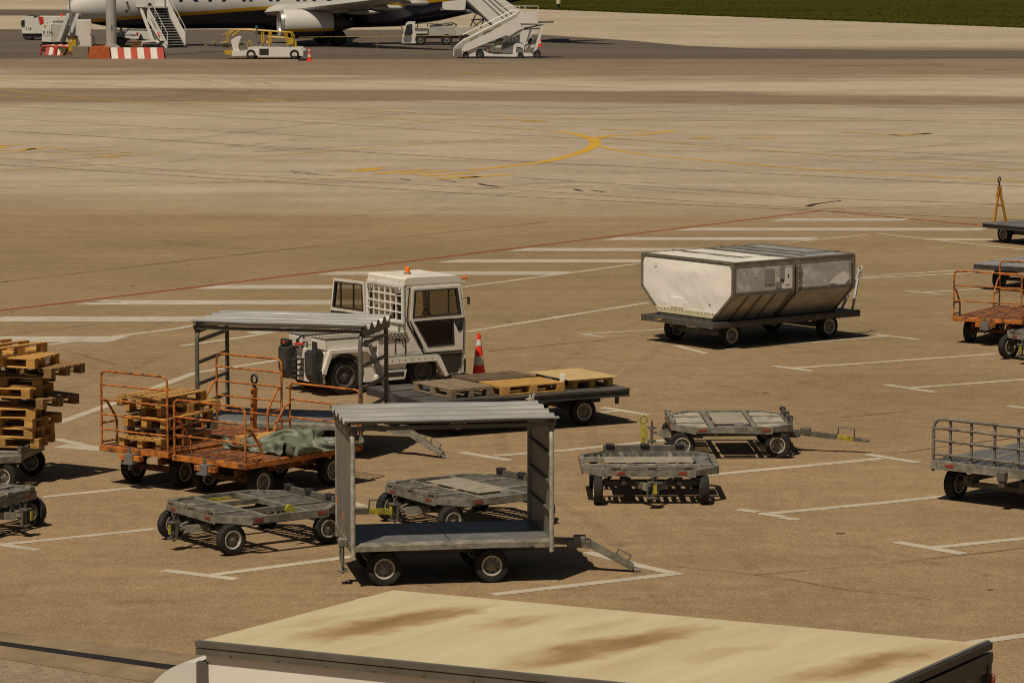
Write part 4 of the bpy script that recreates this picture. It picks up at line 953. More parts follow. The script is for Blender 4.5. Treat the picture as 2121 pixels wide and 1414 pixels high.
    for a in range(n_ + 1):
        for b in range(n_ + 1):
            u, v = a / n_, b / n_; xx = x1 + e * .6 + (dx - e * 1.2) * u; yy = -hw + .03 + (2 * hw - .06) * v
            vs.append((xx, yy, H + .012 + (.028 * noise.noise((xx * 2, yy * 1.5, 3 + kind)) + .02) * min(1, 6 * u * (1 - u)) * min(1, 8 * v * (1 - v))))
    for a in range(n_):
        for b in range(n_): i = a * (n_ + 1) + b; fs.append((i, i + 1, i + n_ + 2, i + n_ + 1))
    B.add(vs, fs); B.o('roof_panel', conttop if kind == 0 else controof, k, 60)
    B = MB(); B.bar((x1 + dx * .45, -hw + .5, H + .045), (x1 + dx * .45, hw - .1, H + .045), .035, .02); B.bar((x1 + dx * .45, -hw + .5, H + .045), (x2 - .05, -hw + .42, H + .045), .025, .02)
    if kind: B.bar((x1 + dx * .2, -hw + .1, H + .045), (x1 + dx * .2, hw - .1, H + .045), .03, .02)
    B.o('roof_strap', contframe, k)
    for sy in (-1, 1):
        B = MB(); B.box(0, sy * (hw - .008), (zs + H) / 2, dx - .09, .016, H - zs - .06); B.o('side_panel', contgrey, k)
        B = MB(); B.bar((0, sy * (bw + .025), .05), (0, sy * (hw - .025), zs - .01), dx - .1, .014, up=(0, -.66 * sy, .75)); B.o('sloping_panel', contslant, k)
        B = MB()
        if kind == 0:
            for xx in (-.36, .0, .36): B.bar((xx, sy * (bw + .03), .04), (xx, sy * (hw - .01), zs), .05, .045)
        B.bar((x1 + .04, sy * (hw + .006), zs + .03), (x2 - .04, sy * (hw + .006), zs + .03), .03, .06)
        B.o('side_rib', contframe, k)
    if kind == 0:
        B = MB()
        for (xx, zz, a, b) in ((.16, .84, .26, .30), (.50, .90, .12, .28), (.42, .66, .18, .12)): B.box(xx, -hw - .009, zz + .05, a, .006, b)
        B.o('grey_patch', greydark if False else controof, k)
        B = MB(); B.box(.66, -hw - .009, .82, .22, .006, .40, .0); B.box(.62, -hw - .0125, .68, .26, .004, .10); B.o('label_sheet', white, k)
        B = MB(); B.box(.64, -hw - .016, .70, .11, .004, .015); B.box(.66, -hw - .016, .88, .04, .004, .05); B.box(.50, -hw - .015, .80, .10, .004, .04); B.o('label_print', brass, k)
    else:
        B = MB()
        for xx in (-.755, .66): B.cyl((xx, -hw - .03, zs + .06), (xx, -hw - .03, H - .05), .02, 8)
        for i in range(6): B.box(-.755, -hw - .03, zs + .08 + i * .10, .05, .05, .025)
        B.o('latch_bar', galv, k)
        B = MB(); B.prism([(.10, .66), (.5, .60), (.66, .72), (.52, .88), (.30, .80)], -hw - .012, -hw - .009, 'xz'); B.prism([(.30, .62), (.40, .60), (.42, .64)], -hw - .013, -hw - .0095, 'xz'); B.o('torn_patch', white, k)
    return k
container('white fabric fronted baggage container at the near end of the dark dolly', -.93, 1.63, 0)
container('scuffed grey baggage container at the drawbar end of the dark dolly', .755, 1.58, 1)

# ------------------------------------------------------------------ traffic cones
def cone(px_, py_, hgt, label, bands=2, base=True, loc=None, grp='traffic cones'):
    p = loc or at(px_, py_); t = T('traffic_cone', label, 'traffic cone', p, rnd.uniform(-.3, .3), grp); r0 = hgt * .155
    B = MB(); f = lambda k: r0 * (1 - .80 * k)
    for a, b in ((.04, .30), (.50, .72), (.86, 1.0)) if bands == 2 else ((.04, .30), (.58, .78), (.9, 1.0)): B.lathe([(f(a), a * hgt), (f(b), b * hgt)], n=20, axis='z')
    B.o('cone_body', conered, t, 40)
    B = MB()
    for a, b in ((.30, .50), (.72, .86)) if bands == 2 else ((.30, .58), (.78, .9)): B.lathe([(f(a) + .002, a * hgt), (f(b) + .002, b * hgt)], n=20, axis='z')
    B.o('reflective_band', conewhite, t, 40)
    if base: B = MB(); B.box(0, 0, hgt * .025, r0 * 2.6, r0 * 2.6, hgt * .05, .01); B.o('cone_base', conered if bands == 2 and hgt < 1 else plastic, t)
    return t
cone(992, 783, .84, 'red and white traffic cone standing beside the white tractor')

# ------------------------------------------------------------------ white baggage tractor
tw = R(33); W = 1.42; rw = at(716, 818)
org = rw + Vector((*rot2(tw, 0, W / 2 - .02), 0))
t = T('baggage_tractor', 'white baggage tractor with a gridded cab guard and one door hanging open', 'tractor', org, tw)
y0, y1 = -W / 2, W / 2
body = pm('tractor_paint', (.66, .62, .55), .42, var=.06, scale=2, dirt=(.30, .245, .17), dirt_t=(.58, .8), dscale=2.6, dirt2=(.40, .36, .29))
# lower hull with wheel arches, both flanks
B = MB()
def arch(cx, r, n=7, z=.34): return [(cx + r * math.cos(a), z + r * math.sin(a)) for a in [math.pi - math.pi * k / n for k in range(n + 1)]]
flank = [(-.46, .22), (-.42, .22)] + arch(0, .42) + [(.42, .20), (1.24, .20)] + arch(1.64, .38)[:] + [(2.02, .22), (2.46, .22), (2.52, .40), (2.52, .60), (.62, .60), (.46, .80), (-.40, .80), (-.46, .60)]
for sy in (-1, 1):
    B.prism(flank, sy * (W / 2 - .05), sy * (W / 2 - .16), 'xz')
B.box(.95, 0, .45, 2.7, W - .34, .30)
B.box(2.48, 0, .42, .08, W - .3, .4, .02); B.box(-.42, 0, .42, .08, W - .34, .40, .02)
B.o('hull', body, t)
B = MB()
for sy in (-1, 1):   # fenders and side sill steps
    B.prism([(-.50, .42), (-.34, .83), (.46, .83), (.62, .66), (.62, .58), (.42, .765), (-.30, .765), (-.43, .40)], sy * (W / 2 + .03), sy * (W / 2 - .18), 'xz')
    B.prism([(.56, .50), (.60, .62), (1.88, .62), (1.96, .58), (2.14, .22), (2.07, .20), (1.88, .50)], sy * (W / 2 + .04), sy * (W / 2 - .14), 'xz')
    B.prism([(.62, .20), (.62, .30), (.72, .38), (1.26, .38), (1.22, .22)], sy * (W / 2 + .02), sy * (W / 2 - .10), 'xz')
B.o('fender', body, t)
B = MB()
for sy in (-1, 1): B.box(.98, sy * (W / 2 + .0215), .31, .44, .006, .085); B.box(1.2, sy * (W / 2 - .05), .615, 1.35, .14, .02)
B.o('step_tread', plastic, t)
# rear body and tread plate decks
B = MB(); B.box(.14, -.42, .915, 1.10, .46, .19, .015); B.box(.14, .42, .915, 1.10, .46, .19, .015); B.box(.14, -.27, .70, 1.10, .15, .25); B.box(.14, .27, .70, 1.10, .15, .25); B.box(.30, 0, .70, .80, .36, .26, .01); B.box(1.00, 0, .80, .62, W - .12, .44, .012)
B.o('rear_body', body, t)
B = MB()
for sy in (-1, 1): B.box(.14, sy * .42, 1.018, 1.10, .47, .012)
B.box(1.0, 0, 1.030, .62, W - .11, .012); B.box(1.0, -W / 2 + .045, .985, .62, .014, .09)
tpl = B.o('tread_plate', pm('tread_base', (.10, .085, .062), .5, .2, var=.2), t)
B = MB()
def dia(x, y, z, up):
    a = .036; b = .017
    if up: B.prism([(x - a, y), (x, y - b), (x + a, y), (x, y + b)], z, z + .006, 'xy')
    else: B.prism([(x - a, z), (x, z - b), (x + a, z), (x, z + b)], y - .006, y, 'xz')
for i in range(14):
    for j in range(9):
        for sy in (-1, 1): dia(-.36 + i * .078 + (.039 if j % 2 else 0), sy * .42 - .20 + j * .05, 1.024, True)
for i in range(8):
    for j in range(26): dia(.73 + i * .076 + (.038 if j % 2 else 0), -.62 + j * .05, 1.036, True)
    for j in range(2): dia(.73 + i * .076 + (.038 if j % 2 else 0), -W / 2 + .038, .965 + .042 * j, False)
B.o('tread_studs', treadplate, tpl)
B = MB()

# cab
cx0, cx1, zt = 1.30, 2.54, 2.02
B = MB()
for sy in (-1, 1):
    B.prism([(cx0, .62), (cx0 + .34, .62), (cx0 + .06, 1.25), (cx0 + .06, 1.86), (cx0, 1.86)], sy * (W / 2 - .06), sy * (W / 2 - .12), 'xz')
    B.prism([(cx1 - .10, .24), (cx1, .24), (cx1 + .02, 1.1), (cx1 - .06, 1.86), (cx1 - .12, 1.86), (cx1 - .06, 1.1)], sy * (W / 2 - .05), sy * (W / 2 - .12), 'xz')
    B.box((cx0 + cx1) / 2 - .03, sy * (W / 2 - .09), 1.875, cx1 - cx0 - .06, .07, .08)
    B.prism([(cx0 + .36, .60), (cx1 - .08, .60), (cx1 - .1, .64), (cx0 + .33, .64)], sy * (W / 2 - .05), sy * (W / 2 - .12), 'xz')
B.box(cx0 - .02, 0, 1.13, .05, W - .22, .24); B.box(cx1 - .03, 0, .80, .05, W - .24, .58)
B.box(1.92, 0, .63, 1.14, W - .26, .04)
B.o('cab_frame', body, t)
B = MB(); B.prism([(cx0 - .03, 1.90), (cx1 - .14, 1.90), (cx1 + .02, 1.88), (cx1 + .02, 1.94), (cx1 - .16, zt), (cx0 + .02, zt + .01), (cx0 - .03, zt - .02)], -W / 2 + .05, W / 2 - .05, 'xz'); B.o('roof', body, t)
B = MB()   # grid guard
gy = [-.60 + 1.2 * k / 6 for k in range(7)]
for y in gy: B.box(cx0 - .06, y, 1.56, .025, .026, .66)
for k in range(5): B.box(cx0 - .065, 0, 1.25 + .152 * k, .022, 1.24, .028)
B.box(cx0 - .06, 0, 1.225, .04, 1.28, .04); B.box(cx0 - .06, 0, 1.885, .04, 1.28, .05)
for sy in (-1, 1): B.box(cx0 - .06, sy * .635, 1.55, .04, .04, .70)
B.o('cab_guard', white, t)
for sy in (-1, 1): B = MB(); B.box(cx0 - .085, sy * .49, 1.79, .03, .18, .08, .01); B.o('work_lamp', silver, t)
B = MB(); B.box(cx0 - .01, 0, 1.55, .008, 1.22, .62); B.o('rear_window', glass, t)
B = MB(); B.quad((cx1 - .02, -.58, 1.12), (cx1 - .02, .58, 1.12), (cx1 - .10, .58, 1.84), (cx1 - .10, -.58, 1.84)); B.o('windscreen', glass, t)
# seat, dash, wheel inside
B = MB(); B.box(1.62, -.26, .98, .44, .42, .12, .03); B.box(1.42, -.26, 1.28, .12, .42, .56, .04); B.box(1.44, -.26, 1.66, .09, .24, .16, .03); B.box(1.60, -.26, .78, .34, .34, .30)
B.o('driver_seat', plastic, t)
B = MB(); B.box(2.22, 0, .95, .26, W - .3, .40, .04); B.cyl((2.12, -.26, 1.05), (1.98, -.26, 1.22), .025, 8); B.lathe([(.15, -.012), (.175, 0), (.15, .012)], (1.97, -.26, 1.23), 'x', 18, caps=False); B.o('dashboard', plastic, t)
# near door, closed
yd = -W / 2 + .045
def ring_prism(B, outer, inner, a, b):
    n = len(outer); mk = lambda p, yy: (p[0], yy, p[1])
    vs = [mk(p, a) for p in outer] + [mk(p, a) for p in inner] + [mk(p, b) for p in outer] + [mk(p, b) for p in inner]; fs = []
    for i in range(n):
        j = (i + 1) % n; fs += [(i, j, n + j, n + i), (2 * n + i, 3 * n + i, 3 * n + j, 2 * n + j), (i, 2 * n + i, 2 * n + j, j), (n + i, n + j, 3 * n + j, 3 * n + i)]
    B.add(vs, fs)
def door(M, parent):
    B = MB(M)
    up_o = [(.06, 1.26), (1.08, 1.27), (1.00, 1.845), (.10, 1.845)]; up_i = [(.10, 1.30), (1.035, 1.31), (.96, 1.80), (.135, 1.80)]
    lo_o = [(.06, 1.26), (.36, .66), (1.06, .66), (1.08, 1.27)]; lo_i = [(.12, 1.24), (.39, .75), (.90, .76), (.88, 1.25)]
    ring_prism(B, up_o, up_i, -.02, .02); ring_prism(B, lo_o, lo_i, -.02, .02)
    d = B.o('door', body, parent)
    B = MB(M); ins = lambda P, k: [(P[i][0] + ((sum(p[0] for p in P) / 4) - P[i][0]) * k, P[i][1] + ((sum(p[1] for p in P) / 4) - P[i][1]) * k) for i in range(4)]
    ring_prism(B, [(p[0], p[1]) for p in up_i], ins(up_i, .09), -.026, .026); ring_prism(B, lo_i, ins(lo_i, .09), -.026, .026)
    for x in (.42, .80): B.box(x, 0, 1.55, .018, .03, .44)
    B.o('window_seal', plastic, d)
    B = MB(M); B.prism(up_i, -.004, .004, 'xz'); B.o('window', glass, d)
    B = MB(M); B.prism(lo_i, -.004, .004, 'xz'); B.o('lower_window', glassdark, d)
    B = MB(M); B.prism([(.86, 1.24), (1.075, 1.25), (1.06, 1.02), (.98, 1.0)], -.024, .024, 'xz'); B.box(.97, -.03, 1.12, .05, .03, .12, .01); B.o('handle', plastic, d)
door(Matrix.Translation((cx0, yd, 0)) @ Matrix.Diagonal((1.115, 1, 1, 1)), t)
# far door folded right back on its rear hinges
door(Matrix.Translation((cx0 - .02, W / 2 - .03, 0)) @ Matrix.Rotation(R(98), 4, 'Z'), t)
SG = pm('dark_step_glass', (.03, .028, .025), .15, var=.1)
for sy in (-1, 1): B = MB(); B.prism([(1.99, .60), (cx1 - .07, .60), (cx1 - .09, .36), (cx1 - .18, .24), (2.17, .24)], sy * (W / 2 - .040), sy * (W / 2 - .055), 'xz'); B.o('step_glass', SG, t)
# lamps, bumpers, buffers
B = MB(); B.lathe([(.05, 0), (.05, .02), (.045, .10), (.03, .115), (0, .118)], (1.72, 0, zt + .03), 'z', 16); bc = B.o('beacon', amber, t, 40)
B = MB(); B.lathe([(.075, -.02), (.065, .03)], (1.72, 0, zt + .005), 'z', 16); B.o('beacon_base', galv, bc)
for sy in (-1, 1): B = MB(); B.box(cx1 - .02, sy * (W / 2 - .10), 1.955, .16, .10, .075, .012); B.o('side_lamp', amber, t)
for sy in (-1, 1):
    B = MB(); B.prism([(-.62, .42), (-.58, .30), (-.50, .22), (-.44, .24), (-.44, .80), (-.56, .82), (-.62, .76)], sy * .30, sy * .66, 'xz'); bf = B.o('rear_buffer', plastic, t)
    B = MB(); B.box(-.625, sy * .48, .56, .012, .24, .34, .004); B.o('buffer_pad', darksteel, bf)
B = MB(); B.box(-.54, .50, .875, .12, .26, .11, .015); o = B.o('tail_lamp_box', plastic, t); B = MB(); B.lathe([(0, -.612), (.03, -.61), (.03, -.59)], (0, .48, .875), 'x', 12); B.o('tail_lamp', conered, o)
B = MB(); B.box(-.47, 0, .52, .04, .44, .60, .006); B.box(-.52, .08, .86, .12, .2, .02); B.o('hitch_plate', body, t)
B = MB()
for z in (.32, .42, .52, .62): B.box(-.58, .0, z, .18, .12, .025)
B.cyl((-.62, 0, .26), (-.62, 0, .74), .02, 8); B.bar((-.52, .22, .58), (-.66, .22, .58), .03, .03); B.o('tow_hitch', darksteel, t)
B = MB(); B.tube([(-.40, .10, .98), (-.46, .05, 1.04), (-.50, .14, .96), (-.50, .22, .82), (-.46, .10, .80), (-.46, -.02, .92)], .018, 6); B.tube([(-.44, -.08, .74), (-.44, -.08, .92), (-.44, .06, .92), (-.44, .06, .74)], .014, 6); B.o('hose', plastic, t)
B = MB(); B.box(-.42, -.32, .84, .02, .16, .22); B.box(-.416, .30, .88, .02, .10, .12); B.o('rear_grille', plastic, t)
B = MB(); B.box(-.53, .04, .885, .14, .16, .03, .01); B.o('red_cover', red, t)
B = MB(); B.box(.46, -.655, .90, .10, .02, .12); B.box(1.06, -W / 2 + .052, .85, .012, .012, .36); B.box(1.27, -W / 2 + .05, .86, .014, .014, .46); B.o('body_seam', plastic, t)
B = MB(); B.bar((1.30, -W / 2 + .036, 1.245), (1.66, -W / 2 + .036, .645), .02, .02); B.bar((1.66, -W / 2 + .030, .640), (2.46, -W / 2 + .030, .640), .02, .018); B.bar((1.29, -W / 2 + .036, 1.25), (1.36, -W / 2 + .036, 1.86), .016, .016); B.bar((2.49, -W / 2 + .030, .66), (2.515, -W / 2 + .030, 1.26), .014, .014); B.o('door_gap', plastic, t)
B = MB()
for (x_, z_) in ((1.14, .90), (1.20, .90), (1.22, .84)): B.cyl((x_, -W / 2 + .062, z_), (x_, -W / 2 + .045, z_), .016, 8)
B.box(1.12, -W / 2 + .055, .93, .09, .012, .03); B.o('fuel_cap', plastic, t)
B = MB(); B.box(.92, -W / 2 - .002, .34, .02, .02, .02)
for k in range(9): B.cyl((.66 + k * .14, -W / 2 - .022, .56), (.66 + k * .14, -W / 2 - .046, .56), .010, 6)
B.o('sill_bolt', darksteel, t)
for sy in (-1, 1): B = MB(); B.box(-.50, sy * (W / 2 - .10), .34, .02, .20, .26); B.o('mud_flap', rubber, t)
for sy in (-1, 1):
    B = MB(); yy = sy * .52; B.tube([(1.22, yy, 1.04), (1.22, yy, 1.17), (1.12, yy, 1.2), (.86, yy, 1.2), (.80, yy, 1.14), (.80, yy, 1.04)], .014, 6); B.o('handrail', galv, t, 50)
B = MB(); B.box(2.54, -W / 2 + .1, .36, .05, .12, .26, .01); B.o('front_bumper', plastic, t)
B = MB(); B.tube([(cx1 - .05, -W / 2 + .03, 1.60), (cx1 + .02, -W / 2 - .04, 1.62), (cx1 + .02, -W / 2 - .04, 1.50)], .012, 6); B.box(cx1 + .02, -W / 2 - .05, 1.56, .03, .06, .14, .01); B.o('mirror', plastic, t)
for sy in (-1, 1): wheel(t, 0, sy * (W / 2 - .13), .335, .22, .004, rm=rimdark); wheel(t, 1.64, sy * (W / 2 - .14), .31, .20, .004, rm=rimdark)
Mt = Matrix.Translation((cx0 - .052, .40, 1.09)) @ Matrix.Rotation(R(-90), 4, 'Z') @ XZ
lettering('SP-1704', .115, t, Mt, name='fleet_number')

# ------------------------------------------------------------------ foreground box truck
HN, HF = 3.5, 3.36
tn, tf, tr = at(415, 1326, HN), at(822, 1222, HF), at(2052, 1333, HF)
ux = (tr - tf); Lt = ux.length; ang = math.atan2(ux.y, ux.x); Wt = (tf - tn).to_2d().length
t = T('box_truck', 'box truck with a stained cream roof and a white side, parked closest of all', 'truck', (tn.x, tn.y, 0), ang)
STAINS = [((640, 1336), (990, 1240), .26, 1.0), ((840, 1292), (995, 1242), .20, .8), ((990, 1300), (1130, 1258), .18, .6), ((1060, 1400), (1440, 1284), .27, 1.0), ((1250, 1338), (1440, 1284), .22, .75), ((1640, 1425), (1960, 1316), .27, .85), ((1390, 1382), (1600, 1322), .16, .42), ((580, 1312), (720, 1270), .16, .42), ((1150, 1312), (1330, 1262), .16, .36), ((1100, 1385), (1210, 1345), .2, .6)]
def roofm():
    m = bpy.data.materials.new('stained_cream_roof'); m.use_nodes = True; g = N(m); b = g.n['Principled BSDF']
    P = g.new('TexCoord').outputs['Object']
    s0 = g.noise(g.mapping(P, (3.5, .5, 1), (0, 0, R(-6))), 1.0, 4); n1 = g.noise(P, 3.0, 5, .6); n2 = g.noise(g.mapping(P, (5, 1.4, 1)), 1.0, 4, .6); wp = g.noise(P, 2.2, 4)
    c = g.mix(g.mr(s0, .3, .7, 0, 1), (.47, .395, .24), (.55, .48, .305))
    sx = g.new('SeparateXYZ'); g.link(P, sx.inputs[0]); ca, sa = math.cos(ang), math.sin(ang)
    def loc(q):
        w_ = at(q[0], q[1], 3.43) - tn; return (w_.x * ca + w_.y * sa, -w_.x * sa + w_.y * ca)
    tot = None
    for (a, b_, wd_, amp) in STAINS:
        a, b_ = loc(a), loc(b_); mx_, my_ = (a[0] + b_[0]) / 2, (a[1] + b_[1]) / 2; dx_, dy_ = b_[0] - a[0], b_[1] - a[1]; ln_ = math.hypot(dx_, dy_); dx_, dy_ = dx_ / ln_, dy_ / ln_
        X_ = g.math('SUBTRACT', sx.outputs[0], mx_); Y_ = g.math('SUBTRACT', sx.outputs[1], my_); X_ = g.math('ADD', X_, g.math('MULTIPLY', g.math('SUBTRACT', wp, .5), .35))
        u_ = g.math('ADD', g.math('MULTIPLY', X_, dx_), g.math('MULTIPLY', Y_, dy_)); v_ = g.math('SUBTRACT', g.math('MULTIPLY', Y_, dx_), g.math('MULTIPLY', X_, dy_))
        u_ = g.math('DIVIDE', u_, ln_ * .58); v_ = g.math('DIVIDE', v_, wd_)
        f_ = g.math('SUBTRACT', 1.0, g.math('ADD', g.math('MULTIPLY', u_, u_), g.math('MULTIPLY', v_, v_)))
        cb_ = g.new('CombineXYZ'); g.link(u_, cb_.inputs[0]); g.link(g.math('MULTIPLY', v_, .9), cb_.inputs[1]); cb_.inputs[2].default_value = wd_ * 37 + a[0]
        n1_ = g.noise(cb_.outputs[0], 1.7, 5, .6)
        f_ = g.math('MULTIPLY', g.mr(g.math('ADD', f_, g.math('MULTIPLY', g.math('SUBTRACT', n1_, .5), 1.5)), -.35, 1.1, 0, 1), amp)
        tot = f_ if tot is None else g.math('MAXIMUM', tot, f_)
    k = g.math('MULTIPLY', tot, g.mr(n2, .25, .7, .6, 1))
    c = g.mix(g.mr(g.noise(g.mapping(P, (5, .55, 1), (0, 0, R(-4))), 1.0, 5, .6), .52, .75, 0, .45), c, (.44, .31, .13)); c = g.mix(g.mr(k, .08, .62, 0, .85), c, (.33, .195, .065)); c = g.mix(g.mr(k, .42, 1.0, 0, .68), c, (.13, .078, .030))
    g.link(c, b.inputs['Base Color']); b.inputs['Roughness'].default_value = .55; return m
B = MB(); B.add([(0, 0, HN), (Lt, 0, HN), (Lt, Wt, HF), (0, Wt, HF), (0, 0, HN - .03), (Lt, 0, HN - .03), (Lt, Wt, HF - .03), (0, Wt, HF - .03)], [(0, 1, 2, 3), (4, 7, 6, 5), (0, 4, 5, 1), (1, 5, 6, 2), (2, 6, 7, 3), (3, 7, 4, 0)]); B.o('roof', roofm(), t)
B = MB(); B.box(Lt / 2, .02, 2.24, Lt - .08, .03, 2.4); B.o('side_panel', pm('truck_white', (.72, .68, .62), .4, var=.04, scale=1), t)
B = MB(); B.box(Lt / 2, Wt - .02, 2.15, Lt - .08, .03, 2.2); B.box(.02, Wt / 2, 2.15, .03, Wt - .06, 2.3); B.o('far_panel', cream, t)
B = MB(); B.box(Lt - .02, Wt / 2, 2.15, .03, Wt - .06, 2.3); B.o('end_panel', darkpanel, t)
B = MB()
B.bar((-.02, -.012, HN - .018), (Lt + .02, -.012, HN - .018), .05, .04); B.bar((-.02, -.006, HN - .068), (Lt + .02, -.006, HN - .068), .05, .045)
B.box(.02, -.004, 2.15, .075, .05, 2.42); B.box(Lt - .0, -.004, 2.15, .075, .05, 2.42)
for k in range(14): B.cyl((.25 + k * .36, -.037, HN - .072), (.25 + k * .36, -.03, HN - .072), .009, 8)
B.o('side_trim', trimmetal, t)
B = MB(); B.bar((Lt + .02, 0, HN - .01), (Lt + .02, Wt, HF - .01), .05, .05); B.bar((Lt + .03, 0, HN - .09), (Lt + .03, Wt, HF - .09), .04, .07); B.box(Lt + .01, Wt - .03, 2.05, .06, .07, 2.4); B.bar((Lt + .015, 0.02, HN - .16), (Lt + .015, Wt - .02, HF - .16), .03, .06); B.o('end_trim', darksteel, t)
B = MB(); B.bar((Lt + .012, 0, HN + .018), (Lt + .012, Wt, HF + .018), .03, .014); B.o('end_gutter', trimmetal, t)
B = MB(); B.box(Lt + .05, Wt - .01, HF - .28, .03, .05, .14, .01); B.o('marker_lamp', redref, t)
B = MB(); B.box(Lt / 2 - .6, Wt / 2, .85, Lt + 1.4, 1.0, .22); B.o('chassis', darksteel, t)
# cab with its curved wind deflector
B = MB(); pr = [(-.12, 3.30), (-.12, .6), (-1.75, .6), (-1.80, 1.2), (-1.55, 2.15), (-.95, 2.40)]; B.prism(pr, .15, Wt - .15, 'xz'); cb = B.o('cab', white, t)
B = MB(); n_ = 14; vs = []
for k in range(n_ + 1):
    a = math.pi / 2 * k / n_; vs.append((-.10 - .62 * math.sin(a), 2.30 + 1.02 * math.cos(a)))
B.prism([(-.10, 2.30)] + vs, .12, Wt - .12, 'xz'); B.o('wind_deflector', pm('deflector_white', (.60, .58, .52), .4, var=.04, scale=1), cb, 30)
B = MB(); B.quad((-1.79, .3, 1.25), (-1.79, Wt - .3, 1.25), (-1.57, Wt - .3, 2.08), (-1.57, .3, 2.08)); B.o('windscreen', glassdark, cb)
for x in (-1.0, Lt * .7):
    for y in (.22, Wt - .22): wheel(t, x, y, .42, .26)

# ------------------------------------------------------------------ airliner
AX, AY = -32.6, 254.9      # nose tip, centre line
t = T('airliner', 'white and navy jet airliner with a yellow stripe along its belly', 'airliner', (AX, AY, 0), R(15))
def liver():
    m = bpy.data.materials.new('airliner_livery'); m.use_nodes = True; g = N(m); b = g.n['Principled BSDF']
    P = g.new('TexCoord').outputs['Object']; s = g.new('SeparateXYZ'); g.link(P, s.inputs[0]); X, Z = s.outputs[0], s.outputs[2]
    # stripe height climbs from the nose to the tail
    cv = g.new('FloatCurve'); g.link(g.mr(X, 0, 40, 0, 1), cv.inputs['Value']); pts = cv.mapping.curves[0].points
    for q in ((.06, 1.95 / 6), (.12, 2.14 / 6), (.25, 2.46 / 6), (.37, 2.78 / 6), (.47, 2.90 / 6), (.62, 3.0 / 6)): pts.new(*q)
    pts[0].location = (0, 1.7 / 6); pts[-1].location = (1, 5.9 / 6); cv.mapping.update()
    zb = g.math('MULTIPLY', cv.outputs[0], 6.0); d = g.math('SUBTRACT', Z, zb)
    n = g.noise(P, .6, 3)
    wh = g.mix(g.mr(n, .3, .7, 0, 1), (.50, .485, .45), (.55, .53, .50))
    c = g.mix(g.math('LESS_THAN', d, .12), wh, (.47, .25, .008)); c = g.mix(g.math('LESS_THAN', d, -.14), c, (.007, .008, .026))
    g.link(c, b.inputs['Base Color']); b.inputs['Roughness'].default_value = .28; return m
LIV = liver()
B = MB(); secs = []
prof = [(0, .02, 2.72, .02), (.25, .42, 2.74, .40), (.8, .86, 2.80, .80), (1.6, 1.24, 2.92, 1.20), (2.6, 1.52, 3.05, 1.54), (3.8, 1.72, 3.14, 1.80), (5.2, 1.84, 3.20, 1.94), (7, 1.88, 3.23, 2.0), (14, 1.88, 3.23, 2.0), (22, 1.88, 3.23, 2.0), (25, 1.86, 3.26, 1.97), (28, 1.70, 3.45, 1.76), (31, 1.40, 3.75, 1.43), (34, 1.02, 4.08, 1.04), (36.5, .60, 4.35, .62), (38, .2, 4.5, .2)]
n_ = 40; vs = []
for (x, ry, zc, rz_) in prof:
    for k in range(n_): a = 2 * math.pi * k / n_; vs.append((x, ry * math.cos(a), zc + rz_ * math.sin(a)))
fs = [(i * n_ + k, i * n_ + (k + 1) % n_, (i + 1) * n_ + (k + 1) % n_, (i + 1) * n_ + k) for i in range(len(prof) - 1) for k in range(n_)] + [tuple(range(n_)), tuple(range((len(prof) - 1) * n_, len(prof) * n_))]
B.add(vs, fs); B.o('fuselage', LIV, t, 50)
B = MB(); B.lathe([(0.0, 12.6), (1.0, 13.4), (1.55, 15), (1.62, 18), (1.5, 21), (.9, 23.4), (0, 24.4)], (0, 0, 2.62), 'x', 28); fair = B.o('belly_fairing', navy, t, 50)
wingm = pm('wing_grey', (.42, .405, .38), .4, .1, var=.08, scale=.6); 
